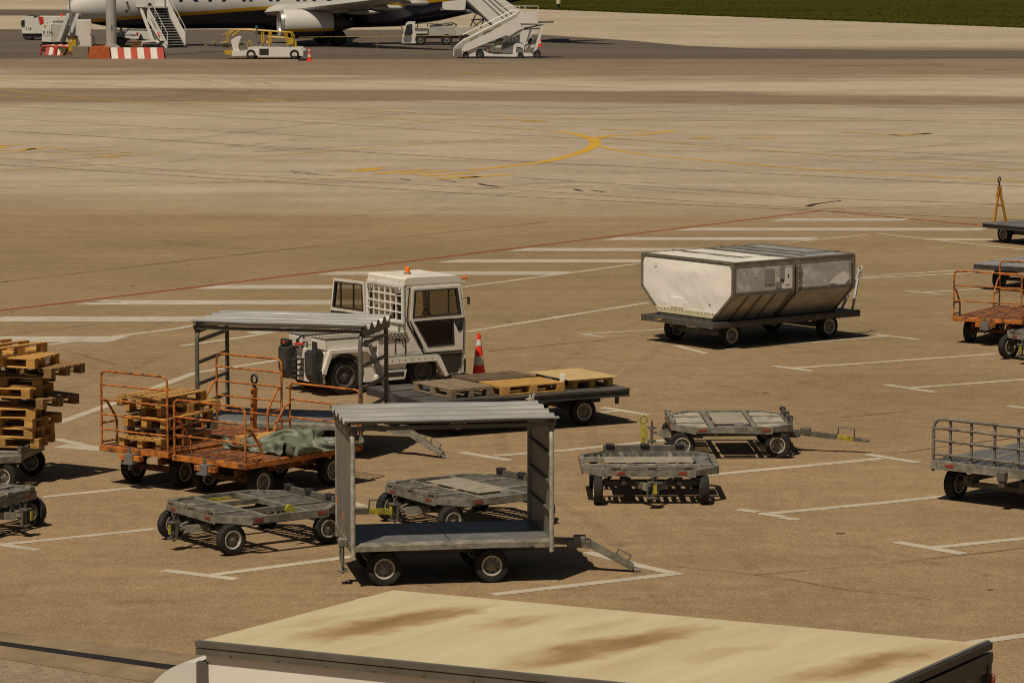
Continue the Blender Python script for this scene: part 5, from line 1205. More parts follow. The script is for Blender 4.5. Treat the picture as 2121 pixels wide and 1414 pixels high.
def wing(sy):
    B = MB(); secs = [(1.4, 14.2, 7.6, 2.42, .95), (4.9, 16.5, 5.2, 2.78, .62), (10.5, 19.6, 3.3, 3.38, .38), (16.6, 23.0, 1.7, 4.05, .20)]
    af = [(0, 0), (.03, .35), (.12, .62), (.35, .70), (.7, .42), (1, .03), (1, -.03), (.7, -.22), (.35, -.32), (.12, -.28), (.03, -.18)]; vs = []
    for (y, x, ch, z, th) in secs:
        for (a, b) in af: vs.append((x + a * ch, sy * y, z + b * th))
    m = len(af); fs = [(i * m + k, i * m + (k + 1) % m, (i + 1) * m + (k + 1) % m, (i + 1) * m + k) for i in range(3) for k in range(m)] + [tuple(range(m)), tuple(range(3 * m, 4 * m))]
    B.add(vs, fs); w_ = B.o('wing', wingm, t, 40)
    B = MB(); B.prism([(23.1, 4.06), (24.7, 4.06), (25.6, 6.4), (24.9, 6.4)], sy * 16.6, sy * 16.75, 'xz'); B.o('winglet', LIV, w_)
    for y in (3.9, 7.6, 11.2):
        f = (y - 1.4) / 15.2; x = 14.2 + 8.8 * f + (7.6 - 5.9 * f) * .62; z = 2.42 + 1.63 * f - .26 + .06 * f
        B = MB(); B.lathe([(0, 0), (.14, .5), (.2, 1.3), (.16, 2.2), (.0, 3.1 - f)], (x, sy * y, z), 'x', 12); B.o('flap_fairing', wingm, w_, 50)
    # engine
    ex, ey, ez = 14.9, 4.83 * sy, 1.66
    B = MB(); B.lathe([(.80, .25), (.86, .04), (.93, 0), (1.00, .10), (1.05, .5), (1.06, 1.5), (1.02, 2.7), (.86, 3.9), (.84, 3.9), (.78, 3.4)], (ex, ey, ez), 'x', 32, caps=False)
    e = B.o('engine', eng, t, 40)
    B = MB(); B.lathe([(.80, .26), (.85, .05), (.93, -.012), (1.005, .11), (1.02, .24), (.98, .23), (.80, .9)], (ex, ey, ez), 'x', 32, caps=False); B.o('inlet_ring', inlet, e, 40)
    B = MB(); B.lathe([(0, .55), (.15, .75), (.26, 1.0), (.82, 1.02)], (ex, ey, ez), 'x', 24, caps=False)
    for k in range(18): a = k * math.pi / 9; B.bar((ex + .9, ey + .26 * math.cos(a), ez + .26 * math.sin(a)), (ex + 1.0, ey + .80 * math.cos(a), ez + .80 * math.sin(a)), .02, .16)
    B.o('fan', darksteel, e, 40)
    B = MB(); B.lathe([(.80, 3.4), (.6, 4.0), (.48, 4.9), (.3, 4.9), (.18, 5.4), (0, 5.5)], (ex, ey, ez), 'x', 24, caps=False); B.o('exhaust_nozzle', darksteel, e, 40)
    B = MB(); B.prism([(ex + .9, ez + .95), (ex + 2.0, ez + 1.15), (ex + 4.6, ez + 1.2), (ex + 5.2, ez + .9), (ex + 3.6, ez + .7)], ey - .16, ey + .16, 'xz'); B.o('pylon', wingm, e)
eng = bpy.data.materials.new('engine_cowl'); eng.use_nodes = True; g = N(eng); b = g.n['Principled BSDF']
P = g.new('TexCoord').outputs['Object']; s = g.new('SeparateXYZ'); g.link(P, s.inputs[0]); Z = g.math('SUBTRACT', s.outputs[2], g.math('MULTIPLY', s.outputs[0], .012))
cc = g.mix(g.math('LESS_THAN', Z, 1.14), (.52, .50, .47), (.47, .25, .008)); cc = g.mix(g.math('LESS_THAN', Z, .93), cc, (.007, .008, .026)); g.link(cc, b.inputs['Base Color']); b.inputs['Roughness'].default_value = .3
inlet = pm('inlet_metal', (.50, .48, .45), .25, .8, var=.08)
for sy in (-1, 1): wing(sy)
B = MB(); B.prism([(30.2, 5.1), (33.2, 6.2), (36.6, 12.4), (38.6, 12.4), (37.6, 4.9)], -.14, .14, 'xz'); B.o('tail_fin', navy, t)
for sy in (-1, 1):
    B = MB(); B.add([(34.0, sy * .6, 4.5), (37.4, sy * .6, 4.5), (38.9, sy * 7.1, 5.2), (37.6, sy * 7.1, 5.2), (34.0, sy * .6, 4.7), (37.4, sy * .6, 4.56), (38.9, sy * 7.1, 5.25), (37.6, sy * 7.1, 5.3)], [(0, 3, 2, 1), (4, 5, 6, 7), (0, 1, 5, 4), (1, 2, 6, 5), (2, 3, 7, 6), (3, 0, 4, 7)]); B.o('tailplane', wingm, t)
# gear
for sy in (-1, 1):
    B = MB(); B.cyl((19.65, sy * 2.86, .55), (19.75, sy * 2.6, 2.3), .12, 10); B.bar((19.7, sy * 2.7, .8), (20.9, sy * 2.2, 2.0), .08, .08); B.box(19.55, sy * 3.15, 1.35, 1.0, .05, .8, .01, .2); gsl = B.o('main_gear', greypaint, t, 50)
    for dy in (-.43, .43): wheel(gsl, 19.65, sy * 2.86 + dy, .565, .36, rm=rimdark)
B = MB(); B.cyl((4.0, 0, .35), (4.1, 0, 1.8), .09, 10); B.bar((4.0, 0, .6), (5.0, 0, 1.6), .06, .06); ng = B.o('nose_gear', greypaint, t, 50)
for dy in (-.24, .24): wheel(ng, 4.0, dy, .34, .2, rm=rimdark)
# door seam, round ports and the airline's name on the flank
B = MB()
def fy(z): 
    k = max(-1, min(1, (z - 3.23) / 2.0)); return -1.88 * math.sqrt(max(0, 1 - k * k))
for (x, z, r) in ((5.9, 3.05, .14), (4.2, 2.6, .10), (4.25, 3.2, .09)): B.cyl((x, fy(z) - .02, z), (x, fy(z) + .05, z), r, 14)
B.o('service_port', plastic, t)
me = text_mesh('RYANAIR', 2.6, .0); xs = [v.co.x for v in me.vertices]; w0, w1 = min(xs), max(xs)
for v in me.vertices:
    x = 8.05 + (v.co.x - w0) / (w1 - w0) * 11.4; z = 3.26 + v.co.y * .82
    v.co = (x, fy(z) - .018, z)
me.materials.clear(); me.materials.append(navy); o = bpy.data.objects.new('lettering', me); COL.objects.link(o); o.parent = t

# ------------------------------------------------------------------ stand equipment: helper for side-on items
class Side:
    """local metres from photo offsets, for things standing square to the view"""
    def __init__(s, px0, row0): s.p = at(px0, row0); s.px0 = px0; s.r0 = row0; s.k = FPX / (s.p - Vector((0, 0, CAM_H))).length
    def __call__(s, x, y): return ((x - s.px0) / s.k, (s.r0 - y) / s.k)
    def pts(s, *q): return [s(*a) for a in q]
    def mid(s, B, a, b, wd, y0, h=None): 
        p, q = s(*a), s(*b); B.bar((p[0], y0, p[1]), (q[0], y0, q[1]), wd, h or wd)
    def tube(s, B, pts, r, y0): B.tube([(s(*a)[0], y0, s(*a)[1]) for a in pts], r, 6)

# belt loader
F = Side(555, 123); t = T('belt_loader', 'white belt loader with yellow rails in front of the engine', 'belt loader', F.p, R(-3))
B = MB(); B.prism(F.pts((480, 117), (480, 106), (512, 106), (514, 99), (526, 98), (535, 98), (595, 99), (621, 99), (628, 106), (628, 116), (606, 116), (606, 118), (535, 118), (532, 115)), 0, 2.0); body_ = B.o('chassis', white2, t)
B = MB(); B.box(F(547, 108)[0], -.005, F(547, 108)[1], .62, .02, .42); B.o('engine_grille', plastic, body_)
B = MB(); B.prism(F.pts((479, 114), (466, 114), (464, 106), (479, 104)), .1, 1.9); B.o('bumper', yellow2, body_)
B = MB(); B.prism(F.pts((483, 107), (478, 84), (492, 76), (499, 78), (493, 95), (496, 106)), .1, .8); B.o('console', white2, body_)
B = MB(); B.bar((F(425, 92)[0], 1.1, F(425, 92)[1]), (F(598, 94)[0], 1.1, F(598, 94)[1]), .8, .12); B.bar((F(420, 92)[0], 1.1, F(420, 92)[1]), (F(480, 98)[0], 1.1, F(480, 98)[1]), .7, .25); B.o('conveyor', greydark, t)
B = MB()
for yy in (.6, 1.6):
    F.tube(B, [(457, 90), (469, 88), (467, 76), (482, 63), (498, 63), (555, 66), (600, 69), (604, 78)], .045, yy); F.tube(B, [(480, 75), (497, 63)], .045, yy); F.tube(B, [(556, 66), (556, 96)], .06, yy); F.tube(B, [(588, 69), (594, 96)], .045, yy); F.tube(B, [(552, 78), (590, 80)], .04, yy); F.tube(B, [(540, 68), (541, 92)], .05, yy)
F.tube(B, [(512, 98), (515, 87), (520, 85), (521, 98)], .04, .1); F.tube(B, [(441, 86), (440, 92)], .05, .6); F.tube(B, [(455, 76), (476, 63)], .04, 1.7)
B.o('handrail', yellow2, t, 50)
B = MB(); B.box(F(602, 86)[0], .15, F(602, 86)[1], .36, .2, .44); B.box(F(611, 90)[0], .3, F(611, 92)[1], .15, .2, .4); B.o('control_box', yellow2, t)
B = MB(); F.tube(B, [(530, 98), (530, 60)], .03, .5); B.o('lamp_pole', greydark, t); B = MB(); B.box(F(530, 57)[0], .5, F(530, 57)[1], .14, .14, .16, .02); B.o('beacon', greensig, t)
for xx in (520, 610):
    for yy in (.1, 1.85): wheel(t, F(xx, 115)[0], yy, .32, .26, rm=rimdark)
cone(553, 0, .55, 'small cone riding on the deck of the belt loader', loc=F.p + Vector((F(552, 95)[0], .9, F(552, 95)[1])), base=False)
cone(641, 127, .90, 'banded cone standing on the ground behind the belt loader')
F2 = Side(640, 126); B = MB(); B.box(-.45, -.1, .06, .5, .25, .12, .03, .3); B.box(-.25, .15, .08, .3, .2, .16, .03); o = B.o('wheel_chock', plastic); o.location = F2.p; T('', 'black wheel chocks dropped beside the banded cone', 'wheel chock', ob=o)

# yellow barrier rope hanging across the stand
B = MB(); a, b = at(615, 112) + Vector((0, 1.5, 0)), at(958, 112); pts = []
B2 = [(620, 83.5), (700, 82.8), (780, 82.5), (860, 83), (950, 82)]
yr = 244.0
B.tube([((x - 1060.5) / FPX * yr, yr, 1.0 + .03 * i) for i, (x, r) in enumerate(B2)], .014, 6)
for x in (612, 782, 952): B.cyl(((x - 1060.5) / FPX * yr, yr, 0), ((x - 1060.5) / FPX * yr, yr, 1.15), .014, 6)
o = B.o('barrier_rope', yellow2); T('', 'thin yellow barrier rope strung in front of the main wheel', 'barrier rope', ob=o)

# service truck by the tail
F = Side(900, 94); t = T('service_truck', 'small white service truck parked under the airliner tail', 'truck', F.p, R(1))
B = MB(); B.prism(F.pts((833, 90), (834, 72), (841, 50), (845, 47), (860, 47), (860, 66), (885, 66), (885, 70), (862, 70), (862, 90)), 0, 1.9); cb = B.o('cab', white2, t)
B = MB(); B.prism(F.pts((838, 70), (843, 52), (854, 50), (855, 68), (852, 76), (838, 77)), -.012, -.002); B.o('cab_window', plastic, cb)
B = MB(); B.prism(F.pts((836, 88), (836, 78), (854, 77), (852, 88)), -.012, -.002); B.o('cab_door', greydark, cb)
B = MB(); B.prism(F.pts((860, 60), (888, 60), (888, 74), (860, 74)), .05, 1.8); B.o('pump_box', greydark, t)
B = MB(); B.prism(F.pts((889, 58), (943, 57), (943, 73), (889, 74)), 0, 2.0); B.o('tank_body', greypaint, t)
B = MB(); B.prism(F.pts((944, 57), (991, 57), (988, 74), (944, 74)), 0.02, 1.98); B.o('rear_body', cream, t)
B = MB(); F.tube(B, [(864, 60), (866, 50), (884, 48), (886, 56)], .05, .4); F.tube(B, [(888, 50), (905, 52), (935, 48), (945, 52), (944, 57)], .06, .5); F.mid(B, (890, 56), (938, 53), .12, .9); F.tube(B, [(900, 56), (905, 50), (915, 55), (930, 51)], .04, .3); B.o('hose_rack', plastic, t)
B = MB(); B.prism(F.pts((862, 74), (985, 74), (985, 80), (862, 80)), .2, 1.8); B.o('chassis', darksteel, t)
B = MB(); F.mid(B, (974, 57), (985, 32), .10, .6); F.mid(B, (976, 43), (1002, 41), .10, .6); F.mid(B, (995, 60), (1002, 42), .10, .6); F.mid(B, (978, 44), (992, 58), .08, .6); F.mid(B, (1000, 43), (980, 57), .08, .6); B.o('lift_frame', plastic, t)
for xx in (871, 925, 962):
    for yy in (.12, 1.8): wheel(t, F(xx, 90)[0], yy, .42, .26, rm=rim)
B = MB(); F.tube(B, [(834, 62), (832, 56)], .05, -.1); B.o('mirror', plastic, t)

# boarding stairs
def stairs(label, F, foot, top, wide, side_h, yaw=0.0, mat=white2, extra=None, steps=16):
    t = T('boarding_stairs', label, 'boarding stairs', F.p, yaw, 'boarding stairs'); (x0, z0), (x1, z1) = F(*foot), F(*top)
    B = MB()
    for k in range(steps):
        a = (k + .5) / steps; B.box(x0 + (x1 - x0) * a, wide / 2, z0 + (z1 - z0) * a, abs(x1 - x0) / steps * .9, wide - .1, .05)
    B.o('steps', greydark if False else galvd, t)
    for yy in (0, wide):
        B = MB(); B.prism([(x0, z0 - .1), (x1, z1 - .25), (x1, z1 + side_h), (x0, z0 + side_h)], yy - .025, yy + .025); B.o('side_panel', mat, t)
        B = MB(); B.tube([(x0, yy, z0 + .2), (x0, yy, z0 + side_h + .5), (x1, yy, z1 + side_h + .55), (x1, yy, z1)], .03, 6)
        for a in (.25, .5, .75): B.tube([(x0 + (x1 - x0) * a, yy, z0 + (z1 - z0) * a + side_h), (x0 + (x1 - x0) * a, yy, z0 + (z1 - z0) * a + side_h + .54)], .022, 6)
        B.o('handrail', white2, t, 50)
    return t, (x0, z0), (x1, z1)
# stairs at the front door: turned towards the camera, foot near, rising to the far upper left
F = Side(347, 99.8)
t = T('boarding_stairs', 'white boarding stairs leading up to the airliner front door', 'boarding stairs', F.p, 0, 'boarding stairs')
wd = 1.5; up = Vector((-1.62, 1.65, 2.78)); ac = Vector((.80, .60, 0)).normalized() * wd   # run of the flight and its width
A0 = Vector((0, 0, .12))
B = MB()
for k in range(15):
    q = A0 + up * ((k + .5) / 15); B.bar(q + ac * .04, q + ac * .96, .20, .045)
B.o('steps', greypaint, t)
B = MB(); B.add([A0 + Vector((0, 0, -.06)), A0 + ac + Vector((0, 0, -.06)), A0 + ac + up + Vector((0, 0, -.06)), A0 + up + Vector((0, 0, -.06)), A0 + Vector((0, 0, -.12)), A0 + ac + Vector((0, 0, -.12)), A0 + ac + up + Vector((0, 0, -.12)), A0 + up + Vector((0, 0, -.12))], [(0, 1, 2, 3), (4, 7, 6, 5), (0, 4, 5, 1), (1, 5, 6, 2), (2, 6, 7, 3), (3, 7, 4, 0)]); B.o('underside', plastic, t)
sidep = None
for s_, lo, hh in ((0, -1.05, .14), (1, -.08, .85)):
    a = A0 + ac * s_; dn = Vector((0, 0, lo)); hi = Vector((0, 0, hh)); th = ac.normalized() * .04
    B = MB(); q = [a + (dn * .1), a + up * .12 + dn * .45, a + up + dn * .9, a + up + hi, a + hi]; B.add(q + [p + th for p in q], [(0, 1, 2, 3, 4), (9, 8, 7, 6, 5)] + [(k, 5 + k, 5 + (k + 1) % 5, (k + 1) % 5) for k in range(5)]); sp = B.o('side_panel', white2, t)
    if not s_: sidep = sp
    B = MB(); e = Vector((0, 0, .95 if not s_ else 1.35)); B.tube([a + hi, a + e, a + up + e, a + up + hi], .028, 6)
    for k in (.3, .6): B.tube([a + up * k + hi, a + up * k + e], .02, 6)
    B.o('handrail', white2, t, 50)
tp = A0 + up; B = MB(); B.box(tp.x + .3, tp.y + .6, tp.z, 2.2, 1.4, .12); B.o('platform', greypaint, t)
B = MB(); B.box(tp.x - .45, tp.y - .1, tp.z + .55, .72, .05, 1.1); B.o('platform_panel', white2, t)
B = MB(); B.box(tp.x + .85, tp.y + .6, tp.z + .58, .70, .05, 1.1); B.o('platform_panel', white2, t)
B = MB(); B.bar((tp.x - .45, tp.y, tp.z - .1), (-1.15, .9, .5), .16, .16); B.bar((tp.x + .9, tp.y + 1.0, tp.z - .1), (.2, 1.9, .5), .16, .16); B.bar((-1.9, .7, .42), (-.9, .6, .5), .16, .14); B.bar((-.9, .6, .5), (-.15, .3, .15), .16, .14); B.bar((-1.9, .7, .42), (-1.95, .7, .05), .1, .1); B.bar((-1.6, .9, .45), (-.2, 2.2, .45), .14, .14); B.o('undercarriage', white2, t)
for k in (0, 1): B = MB(); q = A0 + ac * k; B.cyl((q.x, q.y, .09), (q.x + .1, q.y - .02, .09), .09, 10); B.o('caster', plastic, t)
wheel(t, -.42, .35, .26, .14, rm=rimdark)
du = up.normalized(); dv_ = ac.normalized().cross(du); 
q = A0 + up * .80 - ac.normalized() * .012 - Vector((0, 0, .22)); Mx = Matrix((( -du.x, -dv_.x, -ac.normalized().x, q.x), (-du.y, -dv_.y, -ac.normalized().y, q.y), (-du.z, -dv_.z, -ac.normalized().z, q.z), (0, 0, 0, 1)))
lettering('swissport', .26, sidep, Mx)
B = MB(); q = A0 + up * .36 - Vector((0, 0, .25)) - ac.normalized() * .012; B.bar(q, q + du * .34, .02, .2, up=ac); B.o('red_mark', red, sidep)

# stairs parked in front of the tail, seen from the side
F = Side(1030, 121); t = T('boarding_stairs', 'mobile boarding stairs on a wheeled chassis, rising away from the service truck', 'boarding stairs', F.p, 0, 'boarding stairs')
wd = 2.0
for yy in (0, wd):
    B = MB(); B.prism(F.pts((962, 108), (1083, 60), (1073, 43), (1071, 36), (962, 92), (957, 104)), yy - .03, yy + .03); sp = B.o('side_panel', white2, t)
    B = MB(); B.prism(F.pts((962, 93), (1071, 36), (1069, 31), (962, 86)), yy - .035, yy + .035); B.prism(F.pts((940, 106), (962, 96), (962, 86), (942, 98)), yy - .035, yy + .035); B.o('rail_panel', greypaint, t)
    B = MB(); F.tube(B, [(940, 116), (941, 100), (958, 86), (1071, 29), (1076, 24)], .04, yy); F.tube(B, [(958, 112), (957, 86)], .04, yy); F.mid(B, (962, 86), (1071, 30), .05, yy); F.tube(B, [(958, 74), (1060, 24), (1076, 24)], .025, yy); B.o('handrail', white2, t, 50)
    if yy == 0:
        B = MB()
        for k in range(3): x = 974 + k * 24; B.prism(F.pts((x, 85 - k * 12), (x + 16, 77 - k * 12), (x + 16, 73 - k * 12), (x, 81 - k * 12)), -.045, -.037)
        B.o('rail_slot', pm('stair_gap', (.24, .22, .12), .6), t)
        p0, p1 = F(1003, 72), F(1027, 60.5); Mx = Matrix.Translation((p0[0], -.05, p0[1])) @ Matrix.Rotation(-math.atan2(p1[1] - p0[1], p1[0] - p0[0]), 4, 'Y') @ XZ; lettering('swissport', .18, sp, Mx)
B = MB(); (x0, z0), (x1, z1) = F(945, 112), F(1078, 50)
for k in range(18): a = (k + .5) / 18; B.box(x0 + (x1 - x0) * a, wd / 2, z0 + (z1 - z0) * a, abs(x1 - x0) / 18, wd - .1, .05)
B.o('steps', galvd, t)
for y_ in (0, wd - .05): B = MB(); B.prism(F.pts((1072, 49), (1114, 50), (1115, 27), (1070, 27)), y_, y_ + .05); B.o('platform_panel', white2, t)
B = MB(); B.prism(F.pts((1072, 49), (1114, 50), (1114, 53), (1074, 53)), 0, wd); F.mid(B, (1110, 48), (1147, 47), 1.6, 1.0, .10); F.mid(B, (1085, 60), (1125, 52), .10, .2); F.mid(B, (1083, 62), (1120, 60), .08, .2); B.o('platform', greydark, t)
B = MB(); F.tube(B, [(1074, 27), (1076, 14), (1114, 14), (1115, 27)], .03, 0); F.tube(B, [(1088, 27), (1087, 14)], .03, 0); F.tube(B, [(1041, 24), (1042, 18), (1055, 14), (1078, 15)], .03, .4); B.o('platform_rail', white2, t, 50)
B = MB(); B.prism(F.pts((958, 118), (958, 110), (985, 108), (1000, 105), (1010, 110), (1025, 113), (1060, 113), (1065, 110), (1100, 110), (1108, 117), (1060, 118), (1010, 117), (985, 117)), .1, .3); B.prism(F.pts((985, 110), (1105, 110), (1105, 116), (985, 116)), 1.6, 1.8); F.mid(B, (1106, 112), (1124, 54), .18, .2); F.mid(B, (1106, 112), (1124, 54), .18, 1.8); F.mid(B, (1086, 106), (1100, 60), .12, .6); F.mid(B, (1040, 88), (1082, 62), .16, .4); B.prism(F.pts((1050, 85), (1078, 70), (1076, 92), (1062, 98)), .9, .95); F.mid(B, (1094, 100), (1112, 78), .12, 1.0); F.mid(B, (1000, 106), (1060, 80), .14, 1.0); B.o('chassis', white2, t)
B = MB(); B.prism(F.pts((1039, 112), (1040, 94), (1048, 90), (1080, 90), (1086, 96), (1086, 108), (1080, 111)), .35, 1.5); eb = B.o('engine_cover', greydark, t); B = MB(); B.prism(F.pts((1062, 110), (1064, 94), (1070, 90), (1082, 92), (1086, 98), (1084, 108), (1082, 100), (1070, 97), (1068, 110)), .31, .35); B.o('cover_trim', white2, eb)
B = MB(); F.tube(B, [(1024, 105), (1026, 90), (1038, 86), (1038, 104)], .04, .5); F.tube(B, [(1022, 96), (1038, 94)], .03, .5); B.o('guard_rail', green, t)
for xx, rr in ((965, .20), (994, .28), (1078, .2), (1112, .26)):
    for yy in (.12, 1.9): wheel(t, F(xx, 0)[0], yy, rr, .16, rm=rimdark)
cone(0, 0, .42, 'orange cone carried on the chassis of the mobile stairs', loc=F.p + Vector((F(1014, 108)[0], .5, F(1014, 109.5)[1])), base=False, bands=1)
cone(1119, 97, .80, 'red cone behind the tall leg of the mobile stairs')

# stairs at the rear door, broad ribbed side
F = Side(1010, 99); t = T('boarding_stairs', 'broad white covered stairs reaching up to the airliner rear door', 'boarding stairs', F.p, 0, 'boarding stairs')
for yy in (0, 1.9):
    B = MB(); B.prism(F.pts((967, 1), (965, -22), (1010, -22), (1075, 22), (1110, 60), (1085, 98), (1030, 60)), yy, yy + .05); sp = B.o('side_panel', white2, t)
    if yy == 0:
        B = MB()
        for a, b in (((985, -14), (1052, 48)), ((996, -14), (1064, 46)), ((1013, -8), (1076, 42))): F.mid(B, a, b, .05, -.01, .05)
        F.mid(B, (966, 1), (1030, 61), .12, -.01, .08); B.o('side_rib', greydark, sp)
B = MB(); F.mid(B, (970, 6), (1040, 70), 1.7, .95, .3); B.o('underside', greypaint, t)
for y_ in (-.3, 2.0): B = MB(); B.prism(F.pts((917, 6), (965, 1), (963, 20), (958, 22), (917, 21)), y_, y_ + .06); B.o('platform_panel', white2, t)
B = MB(); B.prism(F.pts((915, 20), (975, 22), (978, 27), (915, 22)), -.1, 2.0); F.mid(B, (968, 22), (995, 32), .14, .2); B.lathe([(.12, -.2), (.12, .2)], (F(916, 20)[0], -.2, F(916, 20)[1]), 'y', 10); B.o('platform', greydark, t)
B = MB(); F.mid(B, (985, 28), (1005, 36), .12, .3); F.mid(B, (1005, 36), (1052, 80), .14, .3); F.mid(B, (1040, 60), (1110, 96), .2, .9); F.mid(B, (1020, 96), (1110, 96), 1.6, .9, .2); B.o('undercarriage', white2, t)
for xx in (1035, 1095):
    for yy in (.2, 1.7): wheel(t, F(xx, 0)[0], yy, .34, .2, rm=rimdark)

# ------------------------------------------------------------------ the painted island with mast, cabinet and bin
F = Side(262, 122); Fl = Side(121, 115)
island = pm('island_soil', (.10, .09, .045), .9, var=.3, scale=3)
B = MB(); p0, p1 = Fl.p, F.p; B.add([(p0.x - .3, p0.y + .5, .0), (p1.x + 2.2, p1.y + .6, 0), (p1.x + 1.2, p1.y + 3.6, 0), (p0.x + .6, p0.y + 5.0, 0), (p0.x - .3, p0.y + .5, .62), (p1.x + 2.2, p1.y + .6, .62), (p1.x + 1.2, p1.y + 3.6, .62), (p0.x + .6, p0.y + 5.0, .62)], [(0, 3, 2, 1), (4, 5, 6, 7), (0, 1, 5, 4), (1, 2, 6, 5), (2, 3, 7, 6), (3, 0, 4, 7)]); S(B.o('island_ground', island))
B = MB()
for i in range(900):
    a, b = rnd.random(), rnd.random(); x = (p0.x + .3) * (1 - a) + (p1.x + 1.4) * a; y = (p0.y + .9) * (1 - a) + (p1.y + .9) * a + b * 2.4; h = rnd.uniform(.05, .18); r_ = rnd.uniform(0, 3.14); dx, dy = .05 * math.cos(r_), .05 * math.sin(r_)
    B.add([(x - dx, y - dy, .60), (x + dx, y + dy, .60), (x + rnd.uniform(-.05, .05), y, .62 + h)], [(0, 1, 2)])
me = bpy.data.meshes.new('island_grass'); me.from_pydata(B.v, [], B.f); me.materials.append(gm); o = bpy.data.objects.new('island_grass', me); COL.objects.link(o); S(o, 'stuff')
def barrier(label, F, x0, x1, ytop, ybot, n, first, slope, name='concrete_barrier'):
    t = T(name, label, 'barrier', F.p, 0, 'red and white barriers'); bw = pm('barrier_white', (.56, .53, .47), .7, var=.08, dirt=(.35, .29, .2), dirt_t=(.6, .8)); br = pm('barrier_red', (.36, .036, .012), .7, var=.15, scale=2, dirt=(.32, .10, .04), dirt_t=(.66, .85))
    mats = {0: (MB(), bw), 1: (MB(), br)}
    for k in range(n):
        c = (k + first) % 2; a, b = x0 + (x1 - x0) * k / n, x0 + (x1 - x0) * (k + 1) / n
        (xa, zt_), (xb, zb) = F(a, ytop), F(b, ybot); s_ = slope
        mats[c][0].add([(xa, .45, zt_), (xb, .45, zt_), (xb + s_, 0, 0), (xa + s_, 0, 0), (xa, .9, zt_), (xb, .9, zt_), (xb + s_, 1.2, 0), (xa + s_, 1.2, 0)], [(0, 1, 2, 3), (4, 7, 6, 5), (0, 4, 5, 1), (3, 2, 6, 7), (1, 5, 6, 2), (0, 3, 7, 4)])
    mats[1][0].o('red_block', br, t); mats[0][0].o('white_block', bw, t); return t
b1 = barrier('long red and white kerb barrier at the foot of the light mast', F, 228, 336, 100, 122, 8, 0, .12)
B = MB(); B.prism(F.pts((182, 121), (186, 100), (192, 97), (215, 97), (226, 99), (229, 122)), .05, 1.3); B.o('worn_end', pm('worn_orange', (.42, .09, .02), .7, var=.25, scale=2, dirt=(.30, .16, .07), dirt_t=(.52, .7), dscale=2), b1)
barrier('short red and white kerb barrier behind the red hoop guards', Fl, 96, 150, 94, 116, 7, 1, -.12)
B = MB(); B.prism(F.pts((150, 120), (150, 97), (183, 98), (181, 121)), .3, 1.2); o = B.o('kerb_block', concrete); o.location = F.p; T('', 'bare concrete kerb between the two red and white barriers', 'kerb', ob=o)
for k, (a, b, lab) in enumerate(((85, 117, 'red tube hoop guard at the outer end of the short barrier'), (117, 146, 'red tube hoop guard beside the grey concrete kerb'))):
    B = MB(); Fl.tube(B, [(a, 115), (a + 3, 100), (a + 7, 96), (b - 6, 96 + k * 2), (b - 1, 100 + k), (b, 117)], .075, -.35); o = B.o('hoop_guard', red, None, 50); o.location = Fl.p; T('', lab, 'hoop guard', group='red hoop guards', ob=o)
F = Side(226, 96.5); t = T('light_mast', 'tall pale steel light mast rising out of the painted island', 'light mast', (F.p.x, F.p.y - 22, 0), 0)
t.location = (p1.x - 1.15, p1.y + 1.5, .62); 
B = MB(); B.lathe([(.36, .0), (.34, 3), (.30, 7), (.24, 16), (.22, 24)], (0, 0, 0), 'z', 12); B.o('mast', greypaint, t)
B = MB(); B.lathe([(.62, 0), (.62, .05)], (0, 0, 0), 'z', 16)
for k in range(14): a = k * 2 * math.pi / 14; B.prism([(.32, .05), (.60, .05), (.32, .36)], -.015, .015); B.v[-6:] = [tuple(Matrix.Rotation(a, 4, 'Z') @ Vector(q)) for q in B.v[-6:]]
B.o('base_flange', greypaint, t)
B = MB(); B.box(.06, -.345, 1.4, .10, .02, .35); B.o('hatch', greydark, t)
B = MB(); B.box(0, 0, 24.1, 3.0, .4, .3); 
for k in range(4): B.box(-1.2 + .8 * k, -.2, 24.5, .5, .3, .5)
B.o('floodlight', greydark, t)
F = Side(184, 112); s_ = F.k
t = T('electrical_cabinet', 'tall white electrical cabinet standing beside the light mast', 'cabinet', (p1.x - 2.95, p1.y + 1.4, .62), R(12))
B = MB(); B.box(0, .4, .95, .98, .8, 1.9, .02); B.o('body', white2, t)
B = MB(); B.box(0, .4, -.0, 1.02, .84, .12); B.o('plinth', concrete, t)
B = MB(); B.box(-.01, -.006, .95, .90, .012, 1.8); d = B.o('door', white2, t); B = MB(); B.box(.40, -.02, .95, .03, .03, .14); B.o('handle', plastic, d)
B = MB(); B.tube([(.5, .3, .9), (.72, .25, .7), (.74, .25, .3), (.55, .3, .12)], .03, 6); B.tube([(.5, .4, .85), (.62, .4, .5), (.6, .4, .1)], .025, 6); B.o('cable', plastic, t)
t = T('wheeled_bin', 'yellow wheeled bin with a black lid beside the white cabinet', 'bin', (p1.x - 3.72, p1.y + 1.1, .45), R(8))
B = MB(); B.prism([(-.24, 0), (.24, 0), (.30, .95), (-.30, .95)], 0, .55); B.o('body', yellow2, t)
B = MB(); B.box(.02, .25, .99, .72, .68, .09, .03); B.o('lid', plastic, t)
B = MB(); B.box(-.08, -.006, .70, .13, .01, .16); B.o('sticker', conewhite, t)
t = T('thin_pole', 'thin grey pole standing between the yellow bin and ground power unit', 'pole', (p1.x - 3.95, p1.y + 2.0, .6), 0)
B = MB(); B.tube([(0, 0, 0), (0, 0, 6.2)], .045, 8); B.o('shaft', galv, t); B = MB(); B.box(0, 0, 1.5, .14, .14, .12, .02); B.box(.08, 0, .55, .1, .1, 1.0); B.o('junction_box', galv, t)
